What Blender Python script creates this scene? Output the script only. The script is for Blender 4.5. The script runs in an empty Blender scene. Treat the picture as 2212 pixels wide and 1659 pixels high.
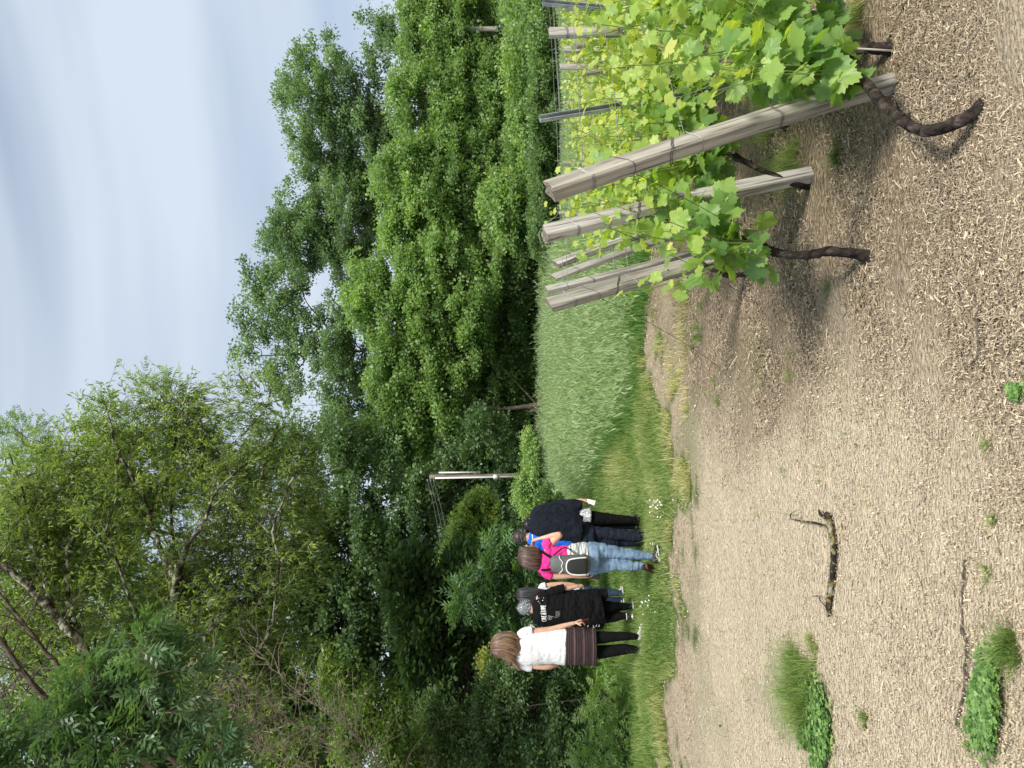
import bpy, math, random
import numpy as np
from mathutils import Vector, Matrix
from mathutils.bvhtree import BVHTree

PI = math.pi
F = 1536.0            # focal length in picture units (picture 2212 x 1659, held sideways)
CU, CV = 829.5, 1106.0
CAMH = 1.5
PITCH = math.atan(34.0 / F)
rng = np.random.default_rng(7)
random.seed(7)
scene = bpy.context.scene
COL = scene.collection

# ------------------------------------------------------------------ camera, sky, sun, exposure
cam_d = bpy.data.cameras.new('camera'); cam = bpy.data.objects.new('camera', cam_d); COL.objects.link(cam)
cam_d.sensor_width = 36.0; cam_d.lens = F / 2212.0 * 36.0; cam_d.clip_end = 3000; cam_d.clip_start = 0.05
_fw = Vector((0, math.cos(PITCH), math.sin(PITCH))); _up = Vector((0, -math.sin(PITCH), math.cos(PITCH))); _rt = Vector((1, 0, 0))
m = Matrix.Identity(4)
for i in range(3):
    m[i][0] = -_up[i]; m[i][1] = _rt[i]; m[i][2] = -_fw[i]
m[0][3], m[1][3], m[2][3] = 0, 0, CAMH
cam.matrix_world = m
scene.camera = cam

SUN_EL, SUN_AZ = math.radians(52), math.radians(150)   # azimuth clockwise from +Y: behind the camera, to the right
world = bpy.data.worlds.new("World"); scene.world = world; world.use_nodes = True
wn, wl = world.node_tree.nodes, world.node_tree.links
wn.clear()
wo = wn.new('ShaderNodeOutputWorld'); bg = wn.new('ShaderNodeBackground'); bg.inputs['Strength'].default_value = 0.10
sky = wn.new('ShaderNodeTexSky'); sky.sky_type = 'NISHITA'; sky.sun_disc = False
sky.sun_elevation = SUN_EL; sky.sun_rotation = SUN_AZ; sky.air_density = 1.0; sky.dust_density = 1.5; sky.ozone_density = 1.5
tc = wn.new('ShaderNodeTexCoord'); mp = wn.new('ShaderNodeMapping')
mp.inputs['Scale'].default_value = (1.0, 1.0, 9.5); mp.inputs['Rotation'].default_value = (0.0, 0.06, 0.3)
nz = wn.new('ShaderNodeTexNoise'); nz.inputs['Scale'].default_value = 1.15; nz.inputs['Detail'].default_value = 3.0
nz.inputs['Roughness'].default_value = 0.42; nz.inputs['Distortion'].default_value = 0.25
cr = wn.new('ShaderNodeValToRGB'); cr.color_ramp.elements[0].position = 0.30; cr.color_ramp.elements[1].position = 0.60
cr.color_ramp.elements[0].color = (0.50, 0.50, 0.50, 1); cr.color_ramp.elements[1].color = (1.0, 1.0, 1.0, 1)
mx = wn.new('ShaderNodeMix'); mx.data_type = 'RGBA'
mx.inputs[7].default_value = (4.75, 5.4, 6.25, 1)
wl.new(tc.outputs['Generated'], mp.inputs['Vector']); wl.new(mp.outputs[0], nz.inputs['Vector'])
wl.new(nz.outputs['Fac'], cr.inputs[0]); wl.new(cr.outputs[0], mx.inputs[0]); wl.new(sky.outputs[0], mx.inputs[6])
wl.new(mx.outputs[2], bg.inputs['Color']); wl.new(bg.outputs[0], wo.inputs['Surface'])

sun_d = bpy.data.lights.new('sun', 'SUN'); sun_d.energy = 3.9; sun_d.angle = math.radians(14); sun_d.color = (1.0, 0.95, 0.87)
sun = bpy.data.objects.new('sun', sun_d); COL.objects.link(sun)
sd = Vector((math.sin(SUN_AZ) * math.cos(SUN_EL), math.cos(SUN_AZ) * math.cos(SUN_EL), math.sin(SUN_EL)))
sun.rotation_euler = sd.to_track_quat('Z', 'Y').to_euler()

scene.view_settings.view_transform = 'Standard'; scene.view_settings.look = 'None'
scene.view_settings.exposure = 0.55; scene.view_settings.gamma = 1.0
scene.render.engine = 'CYCLES'
cy = scene.cycles
cy.max_bounces = 5; cy.diffuse_bounces = 4; cy.glossy_bounces = 2; cy.transmission_bounces = 4; cy.transparent_max_bounces = 4
cy.use_denoising = True
cy.use_adaptive_sampling = True; cy.adaptive_threshold = 0.02
cy.caustics_reflective = False; cy.caustics_refractive = False

# ------------------------------------------------------------------ geometry helpers
def P(u, v, d):
    """world point seen at picture position (u right, v down, upright) lying d metres in front of the camera"""
    cx, cz = (u - CU) / F, (CV - v) / F
    Y = math.cos(PITCH) - cz * math.sin(PITCH); Z = math.sin(PITCH) + cz * math.cos(PITCH)
    return np.array([cx * d / Y, d, CAMH + Z * d / Y])

def _hash(ix, iy, iz, seed):
    h = (ix * 374761393 + iy * 668265263 + iz * 2147483647 + seed * 974634777) & 0xFFFFFFFF
    h = ((h ^ (h >> 13)) * 1274126177) & 0xFFFFFFFF
    h = h ^ (h >> 16)
    return (h & 0xFFFFFF) / float(0xFFFFFF)

def vnoise(x, y, z=None, seed=0):
    x = np.asarray(x, float); y = np.asarray(y, float)
    z = np.zeros_like(x) if z is None else np.asarray(z, float)
    ix, iy, iz = np.floor(x).astype(np.int64), np.floor(y).astype(np.int64), np.floor(z).astype(np.int64)
    fx, fy, fz = x - ix, y - iy, z - iz
    fx = fx * fx * (3 - 2 * fx); fy = fy * fy * (3 - 2 * fy); fz = fz * fz * (3 - 2 * fz)
    r = 0
    for a in (0, 1):
        for b in (0, 1):
            for c in (0, 1):
                w = (fx if a else 1 - fx) * (fy if b else 1 - fy) * (fz if c else 1 - fz)
                r = r + w * _hash(ix + a, iy + b, iz + c, seed)
    return r * 2 - 1

def fbm(x, y, z=None, seed=0, oct=3):
    r = 0; a = 1.0; s = 1.0
    for k in range(oct):
        r = r + a * vnoise(np.asarray(x) * s, np.asarray(y) * s, None if z is None else np.asarray(z) * s, seed + k * 17)
        a *= 0.5; s *= 2.03
    return r

def ground(x, y):
    x = np.asarray(x, float); y = np.asarray(y, float)
    z = 0.15 * np.exp(-(((x + 3.05) / 1.2) ** 2 + ((y - 8.0) / 0.8) ** 2))
    z = z - 0.04 * np.exp(-(((x + 2.1) / 1.0) ** 2 + ((y - 9.1) / 1.0) ** 2))
    z = z + 0.02 * fbm(x * 0.7, y * 0.7, seed=3, oct=2)
    z = z + 1.0 * np.clip((-x - 4.6) / 6, 0, 1) ** 1.3 * np.clip((y - 8.5) / 5, 0, 1)
    return z

def GD(u, v):
    """depth at which the ground is seen at (u, v)"""
    lo, hi = 0.8, 200.0
    for _ in range(50):
        mid = (lo + hi) / 2
        p = P(u, v, mid)
        if p[2] > float(ground(p[0], p[1])): lo = mid
        else: hi = mid
    return (lo + hi) / 2

def GPv(u, v):
    u = np.asarray(u, float); v = np.asarray(v, float); cx, cz = (u - CU) / F, (CV - v) / F
    Y = math.cos(PITCH) - cz * math.sin(PITCH); Z = math.sin(PITCH) + cz * math.cos(PITCH); lo = np.full(u.shape, .8); hi = np.full(u.shape, 200.0)
    for _ in range(40):
        mid = (lo + hi) / 2; above = CAMH + Z * mid / Y > ground(cx * mid / Y, mid); lo = np.where(above, mid, lo); hi = np.where(above, hi, mid)
    return np.stack([cx * lo / Y, lo, CAMH + Z * lo / Y], -1)

def GP(u, v):
    return P(u, v, GD(u, v))

def vproj(x, y, z):
    """picture position of world points (only used to lay out the ground cover's borders measured in the photograph)"""
    dy = y; dz = z - CAMH
    fwd = dy * math.cos(PITCH) + dz * math.sin(PITCH); up = -dy * math.sin(PITCH) + dz * math.cos(PITCH)
    return CU + F * x / fwd, CV - F * up / fwd

def unit(a):
    a = np.asarray(a, float); return a / (np.linalg.norm(a, axis=-1, keepdims=True) + 1e-12)

class Acc:
    """collects geometry for ONE mesh object"""
    def __init__(s): s.v = []; s.f = []; s.t = []; s.n = 0; s.mi = []
    def add(s, v, faces, tint=0.5, mat=0):
        v = np.asarray(v, float).reshape(-1, 3)
        s.v.append(v)
        s.t.append(np.broadcast_to(np.asarray(tint, float), (len(v),)).copy())
        if not isinstance(faces, list): faces = [faces]
        for f in faces:
            f = np.asarray(f, np.int64)
            s.f.append(f + s.n); s.mi.append(np.full(len(f), mat, np.int32))
        s.n += len(v)
        return s
    def mesh(s, name, origin=(0, 0, 0), smooth=True):
        me = bpy.data.meshes.new(name)
        if not s.v: return me
        V = np.concatenate(s.v) - np.asarray(origin, float)
        T = np.concatenate(s.t)
        me.vertices.add(len(V)); me.vertices.foreach_set('co', V.astype(np.float32).ravel())
        loops = np.concatenate([f.ravel() for f in s.f]); counts = np.concatenate([np.full(len(f), f.shape[1]) for f in s.f])
        me.loops.add(len(loops)); me.loops.foreach_set('vertex_index', loops.astype(np.int32))
        me.polygons.add(len(counts)); st = np.concatenate([[0], np.cumsum(counts)[:-1]])
        me.polygons.foreach_set('loop_start', st.astype(np.int32))
        try: me.polygons.foreach_set('loop_total', counts.astype(np.int32))
        except Exception: pass
        me.polygons.foreach_set('material_index', np.concatenate(s.mi))
        a = me.attributes.new('tint', 'FLOAT', 'POINT'); a.data.foreach_set('value', T.astype(np.float32))
        me.update(calc_edges=True)
        if smooth: me.polygons.foreach_set('use_smooth', np.ones(len(counts), bool))
        else: me.polygons.foreach_set('use_smooth', np.zeros(len(counts), bool))
        me.validate()
        return me
    def build(s, name, mat, parent=None, origin=None, smooth=True):
        if origin is None: origin = parent.location if parent else (0, 0, 0)
        me = s.mesh(name, tuple(origin), smooth)
        for q in (mat if isinstance(mat, (list, tuple)) else [mat]): me.materials.append(q)
        o = bpy.data.objects.new(name, me); COL.objects.link(o)
        if parent: o.parent = parent
        else: o.location = tuple(origin)
        return o

def tag(o, label=None, cat=None, group=None, kind=None):
    if label: o['label'] = label
    if cat: o['category'] = cat
    if group: o['group'] = group
    if kind: o['kind'] = kind
    return o

def thing(name, loc, label, cat, group=None):
    o = bpy.data.objects.new(name, None); COL.objects.link(o); o.location = tuple(float(c) for c in loc)
    o.empty_display_size = 0.1
    return tag(o, label, cat, group)

def tube(acc, pts, rad, sides=6, tint=0.5, cap=True, ref=(0, 1, 0), rad2=None, mat=0, wob=0.0):
    """tube through pts; rad = half width across the ref direction, rad2 = half width along it"""
    pts = np.asarray(pts, float); n = len(pts)
    rad = np.broadcast_to(np.asarray(rad, float), (n,)); rad2 = rad if rad2 is None else np.broadcast_to(np.asarray(rad2, float), (n,))
    T = unit(np.gradient(pts, axis=0)); ref = np.asarray(ref, float)
    if abs(np.mean(T @ unit(ref))) > 0.93: ref = np.array([0.31, 0.1, 0.95]) if abs(ref[2]) < 0.9 else np.array([1.0, 0.1, 0.2])
    B = unit(ref - (T @ ref)[:, None] * T); A = np.cross(B, T)
    th = np.arange(sides) * 2 * PI / sides
    c, s = np.cos(th), np.sin(th)
    k = 1.0
    if wob: k = 1 + wob * rng.uniform(-1, 1, (n, sides, 1))
    V = pts[:, None, :] + k * (A[:, None, :] * (c[None, :, None] * rad[:, None, None]) + B[:, None, :] * (s[None, :, None] * rad2[:, None, None]))
    i = np.arange(n - 1)[:, None] * sides; j = np.arange(sides)[None, :]; j2 = (j + 1) % sides
    q = np.stack([i + j, i + j2, i + sides + j2, i + sides + j], -1).reshape(-1, 4)
    V = V.reshape(-1, 3)
    tt = np.asarray(tint, float)
    if tt.ndim == 1 and len(tt) == n: tt = np.repeat(tt, sides)
    F_ = [q]
    if cap:
        V = np.concatenate([V, pts[:1], pts[-1:]])
        jj = np.arange(sides); a0 = n * sides
        F_.append(np.stack([np.full(sides, a0), (jj + 1) % sides, jj], -1))
        F_.append(np.stack([np.full(sides, a0 + 1), (n - 1) * sides + jj, (n - 1) * sides + (jj + 1) % sides], -1))
        if tt.ndim == 1: tt = np.concatenate([tt, tt[:1], tt[-1:]])
    acc.add(V, F_, tt, mat)

def spline(pts, n=24):
    """Catmull-Rom through pts (any dimension)"""
    p = np.asarray(pts, float)
    if len(p) < 3:
        t = np.linspace(0, 1, n)[:, None]; return p[0] * (1 - t) + p[-1] * t
    q = np.concatenate([[2 * p[0] - p[1]], p, [2 * p[-1] - p[-2]]])
    s = np.linspace(0, len(p) - 1 - 1e-9, n); i = s.astype(int); t = (s - i)[:, None]
    a, b, c, d = q[i], q[i + 1], q[i + 2], q[i + 3]
    return 0.5 * ((2 * b) + (-a + c) * t + (2 * a - 5 * b + 4 * c - d) * t ** 2 + (-a + 3 * b - 3 * c + d) * t ** 3)

def frames(axis, normal):
    """(n,3,3) matrices whose columns are side, axis, normal"""
    y = unit(axis); z = normal - (y * normal).sum(-1, keepdims=True) * y; z = unit(z); x = np.cross(y, z)
    return np.stack([x, y, z], -1)

def scatter(acc, tmpl, pos, R, scale, tint, mat=0):
    TV, TF, TT = tmpl
    n, k = len(pos), len(TV)
    if n == 0: return
    scale = np.asarray(scale, float)
    if scale.ndim == 1: scale = scale[:, None]
    if scale.shape[1] == 1: scale = np.repeat(scale, 3, 1)
    L = TV[None] * scale[:, None, :]
    V = pos[:, None, :] + np.einsum('nij,nkj->nki', R, L)
    fs = []
    off = (np.arange(n) * k)[:, None, None]
    for f in TF: fs.append((np.asarray(f)[None] + off).reshape(-1, np.asarray(f).shape[1]))
    t = np.asarray(tint, float)[:, None] + TT[None]
    acc.add(V.reshape(-1, 3), fs, t.reshape(-1), mat)

def rdir(n):
    return unit(rng.normal(size=(n, 3)))

# leaf templates: verts (x side, y along, z up), faces, tint offsets
def T_(v, f, t=None):
    v = np.array(v, float); return (v, [np.array(x) for x in f], np.zeros(len(v)) if t is None else np.array(t, float))
T_RHOMB = T_([(0, 0, 0), (0.30, 0.45, 0.05), (0, 1, -0.06), (-0.30, 0.45, 0.05)], [[(0, 1, 2, 3)]])
T_LANCE = T_([(0, 0, 0), (0.13, 0.4, 0.03), (0, 1, -0.18), (-0.13, 0.4, 0.03), (0, 0.45, -0.03)], [[(0, 1, 2, 4), (0, 4, 2, 3)]])
T_OVAL = T_([(0, 0, 0), (0.27, 0.25, 0.05), (0.28, 0.6, 0.04), (0, 1, -0.08), (-0.28, 0.6, 0.04), (-0.27, 0.25, 0.05), (0, 0.45, -0.02)],
            [[(0, 1, 2, 6), (6, 2, 3, 4), (0, 6, 4, 5)]])
def pinnate(nl=7, lw=0.16, ll=0.48):
    v = []; f = []
    def leaf(p, ang, l):
        d = np.array([math.sin(ang), math.cos(ang), -0.28]); s = np.array([math.cos(ang), -math.sin(ang), 0])
        p = np.array(p); b = len(v)
        v.extend([p, p + d * l * .4 + s * lw * l / ll * .5 + [0, 0, .02], p + d * l, p + d * l * .4 - s * lw * l / ll * .5 + [0, 0, .02]])
        f.append((b, b + 1, b + 2, b + 3))
    k = nl // 2
    for i in range(k):
        y = 0.25 + 0.6 * i / max(1, k - 1)
        for sg in (-1, 1): leaf((0, y, -0.12 * y * y), sg * 0.95, ll * (0.85 + .15 * i / k))
    leaf((0, .92, -.1), 0, ll)
    b = len(v); v.extend([(-.012, 0, 0), (.012, 0, 0), (.008, .95, -.1), (-.008, .95, -.1)]); f.append((b, b + 1, b + 2, b + 3))
    return T_(v, [f])
T_PINN = pinnate()
# a spray for distant crowns: several leaves fanned about a twig
def spray(nl, seed, w=0.2):
    r = np.random.default_rng(seed); v = []; f = []; t = []
    for i in range(nl):
        p = r.normal(size=3) * [.42, .42, .30]
        d = unit(r.normal(size=3) * [1, 1, .55] + [0, 0, -.25]); nrm = unit(r.normal(size=3) * .6 + [0, 0, 1]); s = np.cross(d, nrm); s = s / np.linalg.norm(s)
        l = r.uniform(.35, .6); b = len(v)
        v.extend([p, p + d * l * .5 + s * w * l * 1.3, p + d * l, p + d * l * .5 - s * w * l * 1.3]); f.append((b, b + 1, b + 2, b + 3))
        t.extend([r.uniform(-.12, .12)] * 4)
    return T_(v, [f], t)
T_SPRAYS = [spray(7, 100 + i, .27) for i in range(5)]
T_SPRAYN = [spray(6, 200 + i, .17) for i in range(5)]

def blade(bend, w=0.02, tip=0.0):
    return T_([(-w, 0, 0), (w, 0, 0), (w * .75, bend * .32, .55), (-w * .75, bend * .32, .55), (0, bend, .97)], [[(0, 1, 2, 3)], [(3, 2, 4)]], [0, 0, tip * .4, tip * .4, tip])

def scatter_blades(acc, x, y, h, wid, tint, bends=(.1, .3, .55, .9), tip=0.0, z=None, widx=1.0):
    n = len(x); z = ground(x, y) if z is None else z
    which = rng.integers(0, len(bends), n); yaw = rng.uniform(0, 2 * PI, n)
    cx, sx = np.cos(yaw), np.sin(yaw)
    R = np.zeros((n, 3, 3)); R[:, 0, 0] = cx; R[:, 1, 0] = sx; R[:, 0, 1] = -sx; R[:, 1, 1] = cx; R[:, 2, 2] = 1
    for k, b in enumerate(bends):
        q = which == k
        sc = np.stack([wid[q] / 0.04, h[q], h[q]], -1)
        scatter(acc, blade(b, tip=tip), np.stack([x, y, z - .01], -1)[q], R[q], sc, tint[q])

# ------------------------------------------------------------------ materials
def mat(name):
    m_ = bpy.data.materials.new(name); m_.use_nodes = True; nt = m_.node_tree; nt.nodes.clear()
    out = nt.nodes.new('ShaderNodeOutputMaterial'); return m_, nt, out

def ramp(nt, cols, src):
    r = nt.nodes.new('ShaderNodeValToRGB'); e = r.color_ramp.elements
    while len(e) < len(cols): e.new(0.5)
    for i, c in enumerate(cols):
        p, c = (c if len(c) == 2 else (i / (len(cols) - 1), c)); e[i].position = p; e[i].color = (*c, 1)
    nt.links.new(src, r.inputs[0]); return r.outputs[0]

def leafmat(name, cols, trans=0.35, rough=0.5, spec=0.35, tcol=(1.25, 1.35, .55)):
    m_, nt, out = mat(name); N, L = nt.nodes, nt.links
    at = N.new('ShaderNodeAttribute'); at.attribute_name = 'tint'
    c = ramp(nt, cols, at.outputs['Fac'])
    p = N.new('ShaderNodeBsdfPrincipled'); p.inputs['Roughness'].default_value = rough; p.inputs['Specular IOR Level'].default_value = spec
    L.new(c, p.inputs['Base Color'])
    t = N.new('ShaderNodeBsdfTranslucent'); mu = N.new('ShaderNodeMix'); mu.data_type = 'RGBA'; mu.blend_type = 'MULTIPLY'; mu.inputs[0].default_value = 1
    mu.inputs[7].default_value = (*tcol, 1); L.new(c, mu.inputs[6]); L.new(mu.outputs[2], t.inputs['Color'])
    ms = N.new('ShaderNodeMixShader'); ms.inputs[0].default_value = trans
    L.new(p.outputs[0], ms.inputs[1]); L.new(t.outputs[0], ms.inputs[2]); L.new(ms.outputs[0], out.inputs['Surface'])
    return m_

def solid(name, cols, scale=8, rough=0.8, spec=0.3, stretch=(1, 1, 1), detail=4, bump=0.0, bscale=None, metal=0.0, tintmix=False, coord='Object', distort=0.0, sheen=0.0):
    """noise-mixed colours with bump"""
    m_, nt, out = mat(name); N, L = nt.nodes, nt.links
    tcn = N.new('ShaderNodeTexCoord'); mpn = N.new('ShaderNodeMapping'); mpn.inputs['Scale'].default_value = stretch
    L.new(tcn.outputs[coord], mpn.inputs['Vector'])
    n1 = N.new('ShaderNodeTexNoise'); n1.inputs['Scale'].default_value = scale; n1.inputs['Detail'].default_value = detail; n1.inputs['Roughness'].default_value = .62
    n1.inputs['Distortion'].default_value = distort
    L.new(mpn.outputs[0], n1.inputs['Vector'])
    p = N.new('ShaderNodeBsdfPrincipled'); p.inputs['Roughness'].default_value = rough; p.inputs['Specular IOR Level'].default_value = spec; p.inputs['Metallic'].default_value = metal
    if sheen: p.inputs['Sheen Weight'].default_value = sheen
    src = n1.outputs['Fac']
    if tintmix:
        at = N.new('ShaderNodeAttribute'); at.attribute_name = 'tint'
        ma = N.new('ShaderNodeMath'); ma.operation = 'MULTIPLY_ADD'; ma.inputs[1].default_value = 0.45; L.new(src, ma.inputs[0])
        m2 = N.new('ShaderNodeMath'); m2.operation = 'MULTIPLY'; m2.inputs[1].default_value = 0.55; L.new(at.outputs['Fac'], m2.inputs[0]); L.new(m2.outputs[0], ma.inputs[2]); src = ma.outputs[0]
    L.new(ramp(nt, cols, src), p.inputs['Base Color'])
    if bump:
        n2 = N.new('ShaderNodeTexNoise'); n2.inputs['Scale'].default_value = bscale or scale * 2; n2.inputs['Detail'].default_value = 5
        L.new(mpn.outputs[0], n2.inputs['Vector'])
        b = N.new('ShaderNodeBump'); b.inputs['Strength'].default_value = 1.0; b.inputs['Distance'].default_value = bump; L.new(n2.outputs['Fac'], b.inputs['Height']); L.new(b.outputs[0], p.inputs['Normal'])
    L.new(p.outputs[0], out.inputs['Surface']); return m_

def ground_mat():
    m_, nt, out = mat('soil_and_turf'); N, L = nt.nodes, nt.links
    g = N.new('ShaderNodeNewGeometry'); mp1 = N.new('ShaderNodeMapping'); mp1.inputs['Scale'].default_value = (1, 1.9, 1); L.new(g.outputs['Position'], mp1.inputs[0])
    def noise(sc, det=5, rough=.65, vec=mp1):
        n_ = N.new('ShaderNodeTexNoise'); n_.inputs['Scale'].default_value = sc; n_.inputs['Detail'].default_value = det; n_.inputs['Roughness'].default_value = rough
        L.new(vec.outputs[0], n_.inputs['Vector']); return n_.outputs['Fac']
    mp2 = N.new('ShaderNodeMapping'); mp2.inputs['Scale'].default_value = (.8, 3.2, 1); L.new(g.outputs['Position'], mp2.inputs[0])
    light = ramp(nt, [(.33, (.10, .08, .055)), (.41, (.36, .295, .205)), (.52, (.56, .475, .345)), (.75, (.66, .58, .44))], noise(34, 6, .7, mp2))
    mulch = ramp(nt, [(.32, (.055, .04, .027)), (.46, (.20, .15, .10)), (.6, (.34, .27, .19)), (.74, (.50, .42, .30))], noise(38))
    turf = ramp(nt, [(.3, (.03, .055, .015)), (.55, (.07, .12, .03)), (.75, (.15, .19, .07))], noise(9))
    def attr(nm):
        a = N.new('ShaderNodeAttribute'); a.attribute_name = nm; return a.outputs['Fac']
    def mixc(f, a, b):
        x_ = N.new('ShaderNodeMix'); x_.data_type = 'RGBA'; L.new(f, x_.inputs[0]); L.new(a, x_.inputs[6]); L.new(b, x_.inputs[7]); return x_.outputs[2]
    c = mixc(attr('grass'), mixc(attr('mulch'), light, mulch), turf)
    p = N.new('ShaderNodeBsdfPrincipled'); p.inputs['Roughness'].default_value = .95; p.inputs['Specular IOR Level'].default_value = .1
    L.new(c, p.inputs['Base Color'])
    v_ = N.new('ShaderNodeTexVoronoi'); v_.inputs['Scale'].default_value = 42; L.new(mp1.outputs[0], v_.inputs['Vector'])
    ad = N.new('ShaderNodeMath'); ad.operation = 'ADD'; L.new(v_.outputs['Distance'], ad.inputs[0]); L.new(noise(70), ad.inputs[1])
    b = N.new('ShaderNodeBump'); b.inputs['Distance'].default_value = .014; b.inputs['Strength'].default_value = 1; L.new(ad.outputs[0], b.inputs['Height']); L.new(b.outputs[0], p.inputs['Normal'])
    L.new(p.outputs[0], out.inputs['Surface']); return m_

def sstep(a): a = np.clip(a, 0, 1); return a * a * (3 - 2 * a)
def edge_v(u):
    return np.interp(u, [-400, 0, 150, 225, 300, 400, 530, 600, 660, 700, 760, 830, 900, 1050, 1200, 1659, 2100],
                     [1440, 1440, 1436, 1466, 1474, 1466, 1480, 1492, 1470, 1450, 1440, 1425, 1405, 1398, 1402, 1400, 1400])
PATCH = [(725, 1494, 120, 34, 1.0), (1290, 1700, 120, 55, .55), (1240, 1640, 60, 90, .5), (1450, 1640, 90, 50, .5), (1640, 1860, 60, 60, .5), (860, 1600, 90, 50, .35), (900, 1470, 90, 30, .35), (1010, 1500, 60, 30, .4),
         (1560, 1800, 60, 70, .5), (130, 1520, 200, 30, .45), (160, 1680, 110, 60, .9), (120, 1775, 90, 30, .7), (60, 1560, 90, 30, .4), (130, 2145, 110, 30, .6), (1090, 1690, 40, 60, .4), (350, 1500, 80, 16, .6)]
def cover(x, y):
    x = np.asarray(x, float); y = np.asarray(y, float)
    u, v = vproj(x, np.maximum(y, .6), ground(x, y))
    nn = fbm(x * 2.2, y * 2.2, seed=11)
    g = sstep((edge_v(u) - v + 30 * nn + 24 * fbm(x * 6, y * 6, seed=13)) / 34 + .5); LG = g
    for (pu, pv, ru, rv, s) in PATCH:
        d = np.sqrt(((u - pu) / ru) ** 2 + ((v - pv) / rv) ** 2)
        g = np.maximum(g, s * sstep((1.15 - d + .35 * nn) / .6))
    g = np.where(y < 1.2, 0, g); cover.lawn = LG
    m_ = sstep((u - 560 + 220 * fbm(x * .9, y * .9, seed=5)) / 520) * sstep((2500 - v) / 600)
    m_ = np.maximum(m_, .55 * sstep((1560 - v) / 120))
    return g, m_, u, v

# ground sheet: fine near the camera, coarse to the horizon
xs = np.concatenate([-np.geomspace(6, 420, 46)[::-1], np.arange(-5.97, 5.0, .036), np.geomspace(5.0, 420, 46)])
ys = np.concatenate([[-60, -20, -6, -2, 0, .6, 1.0, 1.3], np.arange(1.5, 6, .03), np.arange(6, 12, .07), np.geomspace(12, 700, 90)])
gx, gy = np.meshgrid(xs, ys); gz = ground(gx, gy)
gg, gm, _, _ = cover(gx, gy); gg = np.maximum(np.where(gy < 1.2, 0, cover.lawn), gg * .38)
near = np.clip((11 - np.abs(gy)) / 4, 0, 1) * (np.abs(gx) < 6)
gz = gz + near * (1 - .5 * gg) * (.016 * gm * np.sin((gy * 1.5 - gx * .5) * 5.2 + 1.5 * fbm(gx * .8, gy * .8, seed=63)) + .008 * fbm(gx * 5, gy * 9, seed=21, oct=3) + .007 * np.abs(vnoise(gx * 14, gy * 22, seed=31)))
ny_, nx_ = gx.shape
A = Acc(); idx = np.arange(nx_ * ny_).reshape(ny_, nx_)
A.add(np.stack([gx, gy, gz], -1).reshape(-1, 3), np.stack([idx[:-1, :-1], idx[:-1, 1:], idx[1:, 1:], idx[1:, :-1]], -1).reshape(-1, 4))
GO = A.build('ground', ground_mat(), origin=(0, 0, 0)); tag(GO, kind='structure')
for nm, arr in (('grass', gg), ('mulch', gm)):
    a = GO.data.attributes.new(nm, 'FLOAT', 'POINT'); a.data.foreach_set('value', arr.astype(np.float32).ravel())

# ------------------------------------------------------------------ ground litter
M_LIT = solid('dry_litter', [(0, (.075, .058, .04)), (.35, (.26, .205, .14)), (.6, (.52, .43, .30)), (1, (.80, .70, .52))], scale=30, rough=.9, spec=.15, tintmix=True)
T_STRIP = T_([(-.5, 0, 0), (.5, 0, 0), (.62, .5, 1), (-.38, .5, 1), (.5, 1, .2), (-.5, 1, .2)], [[(0, 1, 2, 3), (3, 2, 4, 5)]])
def sample_ground(n, y0, y1, u0=-150, u1=1800):
    t = rng.uniform(0, 1, n); y = 1 / (1 / y0 * (1 - t) + 1 / y1 * t)
    x = (rng.uniform(u0, u1, n) - CU) / F * y
    return x, y
def yawR(yaw, tilt=0.0, roll=None):
    n = len(yaw); ax = np.stack([np.cos(yaw), np.sin(yaw), np.full(n, 0.0) + tilt], -1)
    nr = np.tile([0, 0, 1.0], (n, 1)) + (rng.normal(0, .25, (n, 3)) if roll is None else 0)
    return frames(ax, nr)
acc = Acc()
x, y = sample_ground(420000, 1.45, 9.6); g, mm, u, v = cover(x, y)
keep = (rng.uniform(size=len(x)) > g * .8) & (rng.uniform(size=len(x)) < .30 + .65 * mm); x, y, g, mm = x[keep], y[keep], g[keep], mm[keep]
n = len(x); yaw = np.where(rng.uniform(size=n) < .5, rng.normal(0, .45, n), rng.uniform(0, PI, n))
ln = (rng.gamma(1.7, .0056, n) + .004) * (.50 + .62 * mm); ln = ln * (.55 + .19 * y) * np.where(rng.uniform(size=n) < .035, 3.2, 1); wd = rng.gamma(2.2, .00042, n) * (.9 + .42 * y) + .0004
z = ground(x, y) + .004 + rng.uniform(0, .008, n)
scatter(acc, T_STRIP, np.stack([x, y, z], -1), yawR(yaw, rng.normal(0, .12, n)), np.stack([wd, ln, rng.uniform(.001, .01, n)], -1),
        np.clip(np.where(mm < rng.uniform(size=n), rng.normal(.60, .20, n), rng.beta(1.1, 1.35, n) ** 1.7), 0, 1))
tag(acc.build('straw_litter', M_LIT, origin=(0, 0, 0)), 'dry straw and shredded bark strewn over the bare soil', kind='stuff')
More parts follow.
